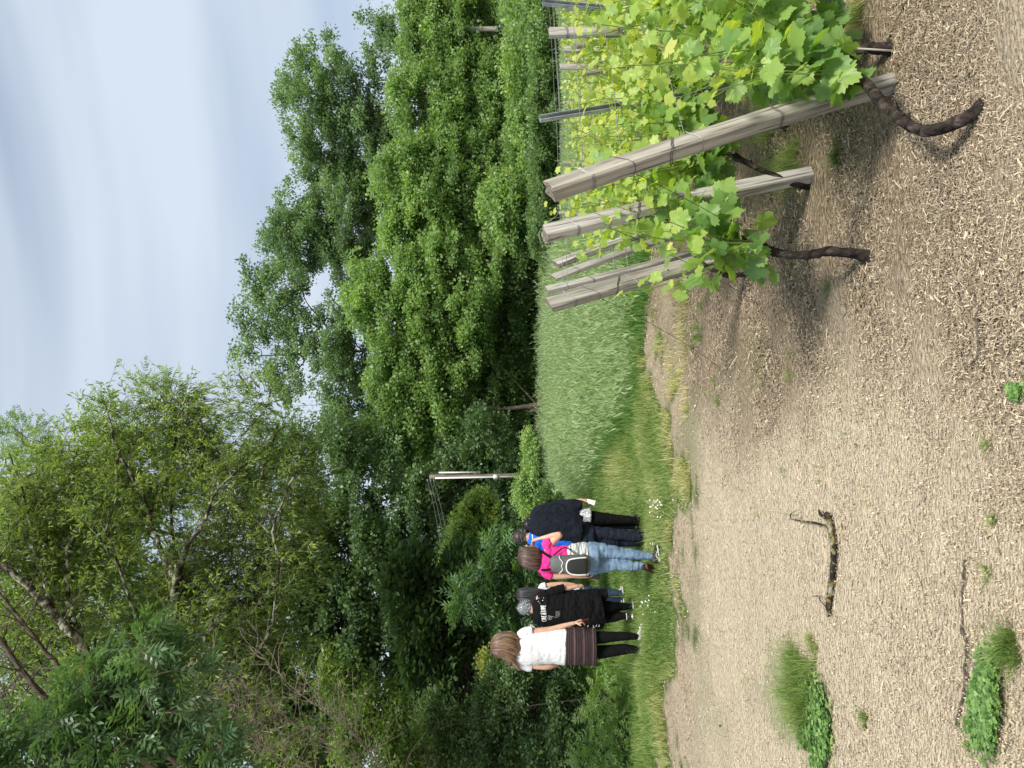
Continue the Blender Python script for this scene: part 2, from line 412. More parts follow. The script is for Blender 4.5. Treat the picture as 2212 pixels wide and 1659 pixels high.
# crumbs of soil
T_CRUMB = T_([(1, 0, 0), (-.2, .9, .1), (-.8, -.3, 0), (.1, -.9, -.1), (.1, .1, .8)], [[(0, 1, 4), (1, 2, 4), (2, 3, 4), (3, 0, 4)]])
M_CRUMB = solid('soil_crumb', [(0, (.06, .045, .035)), (.5, (.24, .185, .135)), (1, (.5, .42, .32))], scale=40, rough=1, spec=.1, tintmix=True)
acc = Acc(); x, y = sample_ground(110000, 1.45, 7.5); g, mm, u, v = cover(x, y)
keep = (rng.uniform(size=len(x)) > g) & (rng.uniform(size=len(x)) < .25 + .75 * mm); x, y, mm = x[keep], y[keep], mm[keep]; n = len(x)
s_ = np.minimum(rng.gamma(2, .0014, n) + .0015, .006) * (.7 + .9 * mm); s_ = s_ * (1 + .12 * y)
scatter(acc, T_CRUMB, np.stack([x, y, ground(x, y) + .002], -1), yawR(rng.uniform(0, 6.28, n)), s_, rng.uniform(0, 1, n) ** 1.4 * .85)
tag(acc.build('soil_crumbs', M_CRUMB, origin=(0, 0, 0), smooth=False), 'crumbs of dry brown soil between the straw', kind='stuff')

# ------------------------------------------------------------------ grass
G_LAWN = leafmat('lawn_grass', [(0, (.05, .085, .022)), (.35, (.13, .225, .05)), (.65, (.22, .32, .09)), (.85, (.38, .42, .17)), (1, (.62, .54, .31))], trans=.42, rough=.55)
G_MEAD = leafmat('meadow_grass', [(0, (.06, .13, .03)), (.4, (.14, .28, .06)), (.62, (.22, .36, .12)), (.8, (.36, .47, .23)), (1, (.55, .60, .40))], trans=.42, rough=.6, tcol=(1.1, 1.2, .6))
# short turf of the track
acc = Acc()
t = rng.uniform(0, 1, 330000); y = 1 / (1 / 6.6 * (1 - t) + 1 / 34.0 * t); x = (rng.uniform(-80, 1750, len(t)) - CU) / F * y
g, mm, u, v = cover(x, y)
def meadow_mask(u, v, x, y):
    lim = np.interp(u, [-400, 420, 560, 600, 700, 830, 1100, 2000], [1100, 1195, 1222, 1250, 1315, 1378, 1385, 1380])
    return sstep((lim - v + 20 * fbm(x * .7, y * .7, seed=44)) / 62 + .5)
mw = meadow_mask(u, v, x, y)
# lighter worn strip of the wheel track and the bare spot under the walkers
bare = np.exp(-(((u - 462) / 70) ** 2 + ((v - 1432) / 9) ** 2)) * .95
worn = np.exp(-((u - 690 - (v - 1300) * -.9) / 60) ** 2) * sstep((1345 - v) / 60)
gl_ = np.maximum(cover.lawn ** 2, g * .55); cl2 = fbm(x * 4, y * 4, seed=61); q = (rng.uniform(size=len(x)) < gl_ * (1 - .5 * mw) * (1 - bare) * np.where(gl_ < .9, np.clip(cl2 * 1.6 + .35, 0, 1), 1)); x, y, u, v, mw = x[q], y[q], u[q], v[q], mw[q]
n = len(x); clump = fbm(x * 1.6, y * 1.6, seed=8)
h = (.065 + .055 * np.clip(clump + .5, 0, 1.4)) * rng.uniform(.5, 1.5, n) * (1 - .42 * sstep((v - 1325) / 25) * sstep((u - 200) / 60) * sstep((620 - u) / 50)) * (1 + .5 * sstep((u < 330) * (1430 - v) / 80.))
nearedge = sstep(1 - (edge_v(u) - v) / 45); h = h * (1 - .3 * nearedge) * np.where(rng.uniform(size=n) < .03, 1.8, 1)
tint = np.clip(.52 + .16 * clump + rng.normal(0, .12, n) + .26 * nearedge + .12 * fbm(x * .5, y * .9, seed=77) + .16 * np.exp(-((u - 690 + (v - 1300) * .9) / 70) ** 2), 0, .97)
scatter_blades(acc, x, y, h, rng.uniform(.003, .0065, n) * (1 + .05 * y), tint, bends=(.15, .45, .8, 1.2), tip=.08)
tag(acc.build('lawn_grass', G_LAWN, origin=(0, 0, 0)), 'short green turf of the track under the walkers', kind='stuff')
acc = Acc(); x, y = sample_ground(90000, 1.6, 9.0, -100, 1750); g, mm, u, v = cover(x, y)
cl = np.clip(fbm(x * 3.1, y * 3.1, seed=91) * 1.6 - .15, 0, 1) * np.clip(fbm(x * 13, y * 13, seed=92) + .6, 0, 1)
pr = np.where(cover.lawn > .5, 0, np.maximum(np.maximum(g * cl * 1.1, .035 * (cl > .35) * (v < 1900)), .9 * cl * np.exp(-np.clip(v - edge_v(u), 0, 500) / 38))); q = rng.uniform(size=len(x)) < pr; x, y = x[q], y[q]; n = len(x)
scatter_blades(acc, x, y, rng.uniform(.025, .085, n) * (1 + .06 * y), rng.uniform(.0014, .003, n) * (1 + .15 * y), np.clip(rng.normal(.58, .17, n), 0, 1), bends=(.3, .6, 1.0, 1.5), tip=.1)
tag(acc.build('soil_sprouts', G_LAWN, origin=(0, 0, 0)), 'thin blades of grass sprouting through the straw', kind='stuff')
# tall meadow
acc = Acc()
t = rng.uniform(0, 1, 380000); y = 1 / (1 / 8.6 * (1 - t) + 1 / 38.0 * t); x = (rng.uniform(520, 1760, len(t)) - CU) / F * y
g, mm, u, v = cover(x, y); mw = meadow_mask(u, v, x, y); q = (rng.uniform(size=len(x)) < mw) & ~((u > 1130) & (y > 19.5 + 2 * fbm(x, y))); x, y, u, v, mw = x[q], y[q], u[q], v[q], mw[q]; n = len(x)
dist = sstep((y - 8.6) / 10)
h = (.26 + .60 * dist * (.25 + .75 * mw)) * rng.uniform(.5, 1.15, n) * (1 + .22 * fbm(x * .55, y * .55, seed=9) + .22 * fbm(x * .22, y * .1, seed=19)) * np.where(u > 1140, .72, 1) * np.where(rng.uniform(size=n) < .03, 1.25, 1)
kind = rng.uniform(size=n) < (.10 + .62 * dist)          # seeding stems
tint = np.clip(np.where(kind, .50, .30) + .12 * dist + rng.normal(0, .08, n) + .10 * fbm(x * .7, y * .7, seed=12), 0, .9)
q = kind
scatter_blades(acc, x[~q], y[~q], h[~q] * .75, rng.uniform(.006, .011, n)[~q] * (1 + .03 * y[~q]), tint[~q], bends=(.15, .35, .6), tip=.12)
scatter_blades(acc, x[q], y[q], h[q], rng.uniform(.003, .005, n)[q] * (1 + .03 * y[q]), tint[q], bends=(.08, .2, .4), tip=.35)
# seed heads
xq, yq, hq = x[q], y[q], h[q]; k = len(xq); zz = ground(xq, yq) + hq * .9
ax = np.stack([rng.normal(0, .5, k), rng.normal(0, .5, k), np.ones(k)], -1)
scatter(acc, T_LANCE, np.stack([xq + rng.normal(0, .05, k), yq + rng.normal(0, .05, k), zz], -1), frames(ax, rdir(k)), np.stack([rng.uniform(.07, .17, k)] * 3, -1) * np.array([.55, 1, 1]), np.clip(.80 + rng.normal(0, .09, k), 0, 1))
tag(acc.build('meadow_grass', G_MEAD, origin=(0, 0, 0)), 'tall pale seeding grass of the meadow beyond the track', kind='stuff')
# far ground cover weeds of the left verge + small flowers
M_WEED = leafmat('verge_weed', [(0, (.04, .09, .02)), (.5, (.12, .24, .05)), (1, (.25, .38, .10))], trans=.4)
acc = Acc()
k = 15000; y = 1 / rng.uniform(1 / 20., 1 / 9.2, k); x = (rng.uniform(-120, 620, k) - CU) / F * y
g, mm, u, v = cover(x, y); lim = np.interp(u, [-100, 0, 200, 330, 460, 620], [1425, 1415, 1350, 1290, 1250, 1210]); q = (v < lim + rng.normal(0, 14, k)); x, y = x[q], y[q]; k = len(x)
hh = rng.uniform(0, .3, k) * np.clip((y - 8) / 5, .3, 1.6)
scatter(acc, T_OVAL, np.stack([x, y, ground(x, y) + hh], -1), frames(rdir(k) * [1, 1, .3], rdir(k) * .5 + [0, 0, 1]), rng.uniform(.05, .13, k), np.clip(rng.normal(.45, .2, k), 0, 1))
tag(acc.build('verge_weeds', M_WEED, origin=(0, 0, 0)), 'broad leaved weeds along the foot of the bushes', kind='stuff')
M_WHITE = solid('petal_white', [(.8, .8, .76), (.85, .85, .8)], rough=.6)
acc = Acc()
T_FLOWER = T_([(math.cos(a) * r_, math.sin(a) * r_, .12 * (r_ > .5)) for a, r_ in [(i * PI / 5, 1 if i % 2 == 0 else .62) for i in range(10)]] + [(0, 0, 0)], [[(i, (i + 1) % 10, 10) for i in range(10)]])
fl = []
for (u0, v0, ru, rv, c) in [(577, 1440, 13, 22, 26), (560, 1433, 22, 10, 14), (352, 1410, 16, 10, 10), (345, 1418, 12, 12, 6), (300, 1400, 8, 6, 3), (70, 1333, 30, 30, 4), (250, 1395, 60, 10, 4), (490, 1425, 10, 8, 5)]:
    for _ in range(c):
        p = GP(u0 + rng.normal(0, ru * .6), v0 + rng.normal(0, rv * .6)); fl.append(p + [0, 0, rng.uniform(.06, .13)])
fl = np.array(fl); k = len(fl)
scatter(acc, T_FLOWER, fl, frames(rdir(k) * [1, 1, .2], rng.normal(0, .35, (k, 3)) + [0, -.6, 1]), rng.uniform(.006, .011, k), np.full(k, .5))
tag(acc.build('daisies', M_WHITE, origin=(0, 0, 0)), 'tiny white daisies dotted through the turf', kind='stuff')

# ------------------------------------------------------------------ trees
M_BARK = solid('bark', [(.3, (.035, .028, .022)), (.6, (.12, .10, .08)), (1, (.25, .23, .19))], scale=14, stretch=(1, 1, .35), rough=.95, spec=.15, bump=.02)
M_LICHEN = solid('lichen_bark', [(.40, (.022, .018, .014)), (.50, (.07, .06, .045)), (.58, (.26, .28, .20)), (.75, (.42, .43, .33))], scale=7, rough=.95, spec=.1, bump=.012, detail=5)
M_TWIG = solid('bare_twig', [(.3, (.13, .10, .08)), (.6, (.26, .22, .18)), (1, (.36, .32, .27))], scale=20, rough=.95, spec=.1)
L_FRONT = leafmat('leaf_light_green', [(0, (.105, .17, .07)), (.45, (.22, .33, .13)), (.75, (.31, .45, .16)), (1, (.42, .54, .20))], trans=.46, rough=.45, spec=.35)  # desaturated greens: haze over the far trees is put into the leaf colour
L_BACK = leafmat('leaf_blue_green', [(0, (.09, .145, .08)), (.45, (.18, .275, .14)), (.75, (.25, .37, .18)), (1, (.34, .45, .22))], trans=.44, rough=.45, spec=.4)  # greyed further rank, distance haze painted into its leaf colour
L_OLIVE = leafmat('leaf_olive', [(0, (.085, .14, .04)), (.4, (.19, .28, .08)), (.75, (.33, .42, .12)), (1, (.56, .52, .15))], trans=.5, rough=.42, spec=.4)
L_DARK = leafmat('leaf_dark', [(0, (.035, .065, .03)), (.5, (.085, .15, .065)), (1, (.17, .26, .10))], trans=.38, rough=.42, spec=.45)
L_ASH = leafmat('leaf_compound', [(0, (.035, .07, .035)), (.5, (.09, .165, .075)), (.8, (.15, .26, .10)), (1, (.28, .41, .14))], trans=.38, rough=.36, spec=.5)

def twigs(acc, p0, p1, r0, r1, tint=.5):
    """many straight three sided twigs at once"""
    d = unit(p1 - p0); n = len(p0); a = unit(np.cross(d, rdir(n))); b = np.cross(d, a)
    V = []
    for p, r in ((p0, r0), (p1, r1)):
        for k in range(3):
            V.append(p + a * (math.cos(k * 2.094) * r)[:, None] + b * (math.sin(k * 2.094) * r)[:, None] if not np.isscalar(r) else p + r * (a * math.cos(k * 2.094) + b * math.sin(k * 2.094)))
    V = np.stack(V, 1).reshape(-1, 3); o = (np.arange(n) * 6)[:, None]
    q = np.concatenate([o + np.array([[k, (k + 1) % 3, 3 + (k + 1) % 3, 3 + k]]) for k in range(3)])
    acc.add(V, q, tint)

def crown_tree(name, label, d, lobes, leafm, base=None, base_u=None, nclump=60, rc=(.55, 1.0), nl=55, lsize=(.26, .4), tmpl=None, depth=.8, cat='tree', group='trees at the far edge of the meadow', trunk_r=.16, tint0=.5, shell=.55, bark=None, branches=True, droop=-.15, lobe_t=.0):
    """lobes: (u, v, ru, rv) ellipses seen in the photograph, each an ellipsoid d metres away"""
    tmpl = tmpl or T_SPRAYS
    S = d / F
    if base is None:
        uc = np.mean([l[0] for l in lobes]) if base_u is None else base_u; p = P(uc, 1140, d); dy_ = 1.2 if d < 24 else 0.0; base = np.array([p[0], d + dy_, float(ground(p[0], d + dy_))])
    root = thing(name, base, label, cat, group)
    areas = np.array([l[2] * l[3] for l in lobes], float); areas /= areas.sum()
    accL, accW = Acc(), Acc(); hubs = []
    for li, (l, ar) in enumerate(zip(lobes, areas)):
        dd = d + (l[4] if len(l) > 4 else 0)
        c = P(l[0], l[1], dd); rx, rz = l[2] * S, l[3] * S; ryy = max(rx, rz * .6) * depth
        k = max(5, int(nclump * ar)); hubs.append((c, rz))
        dirs = rdir(k); rad = (shell + (1 - shell) * rng.uniform(0, 1, k) ** .5)[:, None]
        cc = c + dirs * rad * np.array([rx, ryy, rz]) * .93
        r_c = rng.uniform(*rc, k)
        # several sprays per clump, on a dome over the clump with bare gaps below
        m_ = rng.integers(int(nl * .6), int(nl * 1.4), k); ci = np.repeat(np.arange(k), m_); n_ = len(ci)
        dv = rdir(n_); dv[:, 2] = np.abs(dv[:, 2]) * .9 - .25 * rng.uniform(0, 1, n_)
        pos = cc[ci] + dv * (r_c[ci] * rng.uniform(.35, 1.08, n_))[:, None] * np.array([1.15, 1.15, .75])
        outw = unit(pos - cc[ci] + .4 * (pos - c)); axis = unit(outw + .45 * rdir(n_) + [0, 0, droop])
        R = frames(axis, unit(rdir(n_) * .55 + [0, 0, 1]))
        sz = rng.uniform(*lsize, n_); tint = np.clip(tint0 + lobe_t * rng.normal() + rng.normal(0, .12, k)[ci] + rng.normal(0, .07, n_) + .10 * dv[:, 2], 0, 1)  # sprays high on a clump tinted lighter: lit tops put into the colour
        wh = rng.integers(0, len(tmpl), n_)
        for w_ in range(len(tmpl)): scatter(accL, tmpl[w_], pos[wh == w_], R[wh == w_], sz[wh == w_], tint[wh == w_])
        if branches:
            for a in range(0, k, 2):
                e = cc[a]; hub = c + [rng.normal(0, .12) * rx, rng.normal(0, .12) * ryy, rz * rng.uniform(-.9, .3)]
                if hub[2] > e[2] - .1: hub[2] = e[2] - rng.uniform(.1, .5) * rz
                mid = (hub + e) / 2 + rng.normal(0, .12 * rz, 3) + [0, 0, -.1 * rz]
                tube(accW, spline([hub, mid, e], 6), np.linspace(.035, .01, 6) * (.5 + S * 14), 4, cap=False)
    top = max(hubs, key=lambda h: h[0][2])[0]
    top = top + [0, .3, 0]
    tp = spline([base - [0, 0, .2], base * .72 + top * .28 + [rng.normal(0, .3) * S * 30, 0, 0], base * .4 + top * .6 + [rng.normal(0, .5) * S * 30, 0, 0], top], 14)
    tube(accW, tp, np.linspace(trunk_r, min(.03, trunk_r * .4), 14), 8, wob=.08)
    for c, rz in hubs:
        e = c - [0, 0, rz * .5]; hz = e[2] - .55 * np.hypot(e[0] - top[0], e[1] - top[1]) - rng.uniform(0, .8) * S * 30
        s0 = tp[int(np.clip(np.argmin(np.abs(tp[:, 2] - hz)), 2, 11))]
        if e[2] < s0[2] + .2 or cat != 'tree': continue
        tube(accW, spline([s0, (s0 * 2 + e) / 3 + rng.normal(0, .12 * rz, 3) - [0, 0, .1 * rz], (s0 + e * 2) / 3 + rng.normal(0, .12 * rz, 3), e], 10), np.linspace(trunk_r * .28, .02, 10), 6, cap=False)
    accL.build('crown', leafm, root); accW.build('trunk', bark or M_BARK, root)
    return root

FT = 'trees at the far edge of the meadow'
# back rank: tall blue green trees
crown_tree('broadleaf_tree', 'tall blue green tree with a rounded gappy top at the far right', 45,
    [(1440, 660, 110, 70), (1500, 700, 80, 80), (1580, 810, 60, 50), (1380, 690, 60, 60), (1540, 880, 90, 70), (1400, 800, 70, 60), (1475, 780, 60, 60), (1400, 730, 60, 50)], L_BACK, nclump=150, rc=(.6, 1.1), nl=36, shell=.5, depth=.7)
crown_tree('broadleaf_tree', 'blue green tree left of the rounded one, shoulder of the ridge line', 47,
    [(1330, 700, 70, 75), (1270, 720, 70, 80), (1300, 820, 100, 70), (1225, 780, 60, 70), (1370, 800, 50, 60)], L_BACK, nclump=140, rc=(.6, 1.1), nl=40, tint0=.56)
crown_tree('broadleaf_tree', 'dense mid green tree behind the middle of the grove, broad domed top', 46,
    [(1165, 655, 85, 75), (1120, 640, 70, 70), (1170, 760, 100, 70), (1090, 740, 70, 60), (1210, 640, 40, 40)], L_BACK, nclump=150, rc=(.6, 1.1), nl=42, tint0=.45)
crown_tree('broadleaf_tree', 'tallest airy tree of the grove, sky showing between its upper twigs', 43,
    [(990, 560, 62, 58), (1040, 620, 60, 60), (930, 590, 50, 50), (905, 660, 48, 42), (850, 600, 48, 50), (960, 660, 60, 45), (1070, 560, 30, 35), (815, 640, 34, 34), (890, 540, 36, 32), (900, 735, 90, 50), (840, 715, 60, 45), (960, 730, 70, 40)], L_BACK, nclump=165, rc=(.5, .9), nl=24, shell=.35, depth=.7, tint0=.5)
crown_tree('broadleaf_tree', 'dark green tree filling the ridge above the utility pole', 46,
    [(800, 790, 75, 60), (740, 850, 80, 70), (880, 800, 90, 80), (690, 800, 50, 60), (770, 730, 50, 40)], L_BACK, nclump=130, nl=42, tint0=.4)
# front rank: lighter trees down to the meadow
crown_tree('broadleaf_tree', 'yellow green tree at the far right edge reaching down to the vines', 38,
    [(1600, 910, 75, 60), (1650, 930, 55, 60), (1550, 970, 80, 60), (1620, 1040, 70, 70), (1660, 950, 60, 80), (1520, 1060, 60, 60)], L_FRONT, nclump=150, nl=42, tint0=.5)
crown_tree('broadleaf_tree', 'light green tree with drooping boughs behind the metal stake', 37,
    [(1430, 900, 80, 60), (1400, 980, 90, 60), (1470, 1000, 70, 60), (1440, 1080, 90, 50), (1350, 1060, 70, 60), (1500, 940, 40, 40)], L_FRONT, nclump=170, nl=42, tint0=.47)
crown_tree('broadleaf_tree', 'light green tree in the middle of the grove behind the wooden posts', 36,
    [(1250, 870, 80, 60), (1200, 940, 100, 60), (1290, 970, 80, 60), (1240, 1050, 90, 60), (1310, 900, 50, 40), (1150, 860, 60, 45)], L_FRONT, nclump=180, nl=42, tint0=.55)
crown_tree('broadleaf_tree', 'bright green tree with tiered layered boughs left of the middle posts', 35,
    [(1020, 790, 75, 45), (960, 850, 80, 50), (1050, 870, 80, 55), (990, 930, 100, 55), (1080, 960, 80, 60), (1010, 1020, 100, 55), (1090, 1060, 80, 50)], L_FRONT, nclump=210, nl=40, tint0=.56, rc=(.5, .9))
crown_tree('broadleaf_tree', 'pale green tree with a broken top directly right of the utility pole', 35.5,
    [(820, 850, 80, 60), (870, 930, 80, 60), (790, 960, 70, 50), (760, 890, 60, 50), (900, 1010, 80, 60), (720, 830, 50, 50), (690, 900, 45, 50)], L_FRONT, nclump=190, nl=42, tint0=.5)
crown_tree('shrub', 'rounded shrub leaning out of the grove just above the tall grass', 33,
    [(1215, 1085, 45, 40), (1190, 1110, 50, 30)], L_FRONT, nclump=40, nl=40, tint0=.6, cat='shrub', trunk_r=.06, group='shrubs along the meadow edge')
for i, (u, v, ru, rv, dd, lab, tt) in enumerate([
    (950, 1110, 90, 45, 37, 'dark hollow shrub under the bright tiered tree', .15), (780, 1070, 110, 70, 37, 'dull green shrub right of the foot of the utility pole', .3),
    (1090, 1130, 90, 35, 36, 'low dark shrub behind the cluster of leaning posts', .2), (1340, 1135, 110, 35, 35, 'low leafy shrub under the drooping boughs left of the steel stake', .5),
    (1560, 1125, 120, 40, 34, 'broad leafy shrub at the foot of the yellow green tree', .55), (860, 1130, 70, 30, 38, 'small dark shrub at the meadow edge', .2), (1200, 1150, 90, 22, 34.5, 'flat scrub along the foot of the grove, middle', .35)]):
    crown_tree('shrub', lab, dd, [(u, v, ru, rv), (u + ru * .4, v + 10, ru * .6, rv * .8)], L_FRONT, nclump=60, nl=46, tint0=tt, cat='shrub', trunk_r=.05, group='shrubs along the meadow edge')
for i, (u, v, ru, rv, dd, lab, tt) in enumerate([(1590, 1172, 110, 42, 20.5, 'leafy bramble thicket behind the upright wooden vineyard post', .40), (1420, 1178, 100, 36, 21, 'scrubby thicket behind the leaning steel stake', .22), (1270, 1178, 100, 34, 22, 'low scrub seen between the nearest post and the steel stake', .15), (1160, 1172, 80, 24, 26, 'dark low scrub over the tops of the two nearest posts', .2)]):
    crown_tree('shrub', lab, dd, [(u, v, ru, rv), (u + ru * .5, v - 6, ru * .5, rv * .8), (u - ru * .5, v + 8, ru * .5, rv * .6)], L_FRONT, nclump=70, nl=40, tint0=tt, cat='shrub', trunk_r=.02, group='shrubs along the meadow edge', rc=(.2, .4), lsize=(.14, .22))
crown_tree('willow_shrub', 'pale leaning willow shrub below the foot of the utility pole', 30, [(650, 1152, 45, 16), (595, 1140, 40, 24), (700, 1150, 40, 16), (560, 1150, 30, 18)], L_FRONT, nclump=55, nl=50, tint0=.62, tmpl=T_SPRAYN, cat='shrub', trunk_r=.015, rc=(.3, .6), lsize=(.2, .3), group='shrubs along the meadow edge')
# far-off wood behind everything
acc = Acc()
for yy, hh in ((50, 13), (56, 16)):
    k = 24000; x = rng.uniform(-46, 36, k); pz = rng.uniform(0, 1, k) ** .8 * hh * (.72 + .2 * fbm(x * .15, x * 0 + yy, seed=2)) * np.interp(x, [-46, -25, 10, 20, 36], [1.1, .95, .9, .75, .7])
    pos = np.stack([x, yy + rng.normal(0, 1.2, k), pz], -1)
    scatter(acc, T_SPRAYS[0], pos, frames(rdir(k), rdir(k) * .5 + [0, -.4, .8]), rng.uniform(.7, 1.2, k), np.clip(rng.normal(.3, .15, k), 0, 1))
tag(acc.build('distant_wood', L_DARK, origin=(0, 50, 0)), 'dark wood closing the view behind the grove', kind='stuff')

# left side: mid distance trees behind the leaning limbs
LT = 'trees behind the leaning limbs on the left'
crown_tree('broadleaf_tree', 'dark tree behind the power cables, left of the utility pole', 33, [(560, 900, 90, 70), (480, 840, 80, 60), (400, 880, 80, 60), (600, 800, 80, 70), (520, 1000, 90, 70), (620, 980, 60, 70), (660, 740, 50, 60), (450, 950, 60, 60), (700, 1050, 60, 60), (560, 1090, 90, 50)], L_DARK, nclump=200, nl=42, tint0=.62, group=LT, trunk_r=.05)
crown_tree('broadleaf_tree', 'green tree rising beyond the tips of the olive limbs', 34, [(700, 640, 70, 60), (640, 560, 60, 60), (730, 740, 60, 50), (590, 660, 70, 60), (680, 830, 50, 50)], L_BACK, nclump=110, nl=30, tint0=.5, group=LT, shell=.4, tmpl=T_SPRAYN, rc=(.5, .95), lsize=(.28, .42), base_u=640, trunk_r=.03)
crown_tree('broadleaf_tree', 'dense dark tree below the olive limbs', 22, [(300, 760, 130, 90), (420, 700, 100, 80), (160, 820, 130, 90), (480, 800, 80, 70), (350, 900, 120, 70), (520, 700, 60, 60), (60, 720, 110, 90), (150, 570, 150, 80), (330, 640, 140, 70), (60, 640, 120, 80), (250, 480, 110, 60)], L_DARK, nclump=380, nl=44, tint0=.55, group=LT, rc=(.35, .75), lsize=(.2, .32), branches=False, trunk_r=.05)
crown_tree('broadleaf_tree', 'tall tree whose top stands against the sky, upper left', 23, [(560, 60, 90, 70), (480, 200, 100, 100), (380, 330, 100, 90), (560, 260, 80, 90), (250, 250, 130, 110), (120, 120, 130, 110), (330, 90, 120, 100), (90, 420, 110, 90), (250, 520, 130, 80)], L_BACK, nclump=260, nl=24, tint0=.4, group=LT, rc=(.3, .6), lsize=(.2, .32), shell=.25)
crown_tree('broadleaf_tree', 'slender green tree with feathery upper shoots against the sky', 35, [(700, 60, 50, 70), (640, 180, 60, 70), (760, 230, 40, 40), (700, 330, 60, 60), (600, 400, 70, 60), (820, 330, 36, 40), (660, 480, 50, 50)], L_BACK, nclump=110, nl=24, tint0=.55, group=LT, rc=(.4, .8), lsize=(.28, .42), shell=.2, tmpl=[T_PINN], base_u=650, trunk_r=.03)
BU = 'bushes at the left of the track'
crown_tree('bush', 'dark bush with small glossy leaves behind the woman in the white top', 15.5, [(260, 1120, 110, 80), (330, 1060, 90, 80), (200, 1190, 110, 60), (380, 1150, 60, 70), (300, 1210, 90, 45)], L_DARK, nclump=210, nl=46, tint0=.6, cat='bush', group=BU, rc=(.2, .42), lsize=(.12, .2), trunk_r=.014)
crown_tree('bush', 'dense bush of narrow grey green leaves at the far left edge', 13, [(70, 1170, 110, 80), (40, 1040, 90, 80), (150, 1100, 90, 70), (60, 950, 90, 70), (120, 1220, 100, 40)], L_DARK, nclump=190, nl=46, tint0=.75, cat='bush', group=BU, rc=(.2, .4), lsize=(.12, .19), trunk_r=.014, tmpl=T_SPRAYN)
crown_tree('bush', 'shaded bush of round leaves in the middle of the left bank', 15, [(300, 930, 120, 70), (180, 960, 120, 70), (400, 900, 80, 60), (420, 1000, 60, 50)], L_DARK, nclump=170, nl=46, tint0=.5, cat='bush', group=BU, rc=(.25, .5), lsize=(.12, .2), trunk_r=.014, tmpl=[T_OVAL])
crown_tree('bush', 'bush with bright lime shoots peeping beside the long brown hair', 14.2, [(210, 1075, 30, 18), (225, 1055, 22, 14), (170, 1100, 20, 14)], L_OLIVE, nclump=26, nl=30, tint0=.8, cat='bush', group=BU, rc=(.12, .22), lsize=(.1, .16), trunk_r=.03)
crown_tree('climbing_shrub', 'tall cone of creeper green leaning right between the bushes and the cables', 19, [(570, 1030, 22, 30), (520, 1010, 40, 34), (470, 990, 46, 36), (420, 990, 46, 40), (560, 1060, 30, 20)], L_OLIVE, nclump=110, nl=40, tint0=.42, cat='shrub', group=BU, rc=(.2, .35), lsize=(.1, .17), trunk_r=.014)
crown_tree('elder_shrub', 'fresh green elder with feathered leaves behind the dark haired walkers', 12.5, [(420, 1080, 36, 26), (390, 1040, 40, 30), (340, 1100, 34, 30), (440, 1130, 26, 20), (360, 1010, 40, 24), (480, 1075, 26, 18), (400, 1160, 40, 40)], L_ASH, nclump=105, nl=10, tint0=.55, cat='shrub', group=BU, rc=(.12, .26), lsize=(.2, .32), tmpl=[T_PINN], trunk_r=.02)
crown_tree('bush', 'low pale green scrub on the bank behind the dark haired walkers', 17, [(430, 1180, 60, 34), (500, 1190, 60, 30), (360, 1200, 60, 40), (555, 1195, 40, 24)], L_FRONT, nclump=90, nl=40, tint0=.4, cat='bush', group=BU, rc=(.15, .3), lsize=(.12, .2), trunk_r=.03)
crown_tree('weed_clump', 'tall bright weeds growing at the left end of the grass verge', 10.2, [(40, 1300, 40, 22), (110, 1285, 40, 18), (20, 1265, 40, 18), (75, 1330, 40, 14), (160, 1300, 30, 14)], L_FRONT, nclump=60, nl=9, tint0=.7, cat='weeds', group=BU, rc=(.08, .16), lsize=(.12, .2), tmpl=[T_PINN, T_PINN], trunk_r=.012)

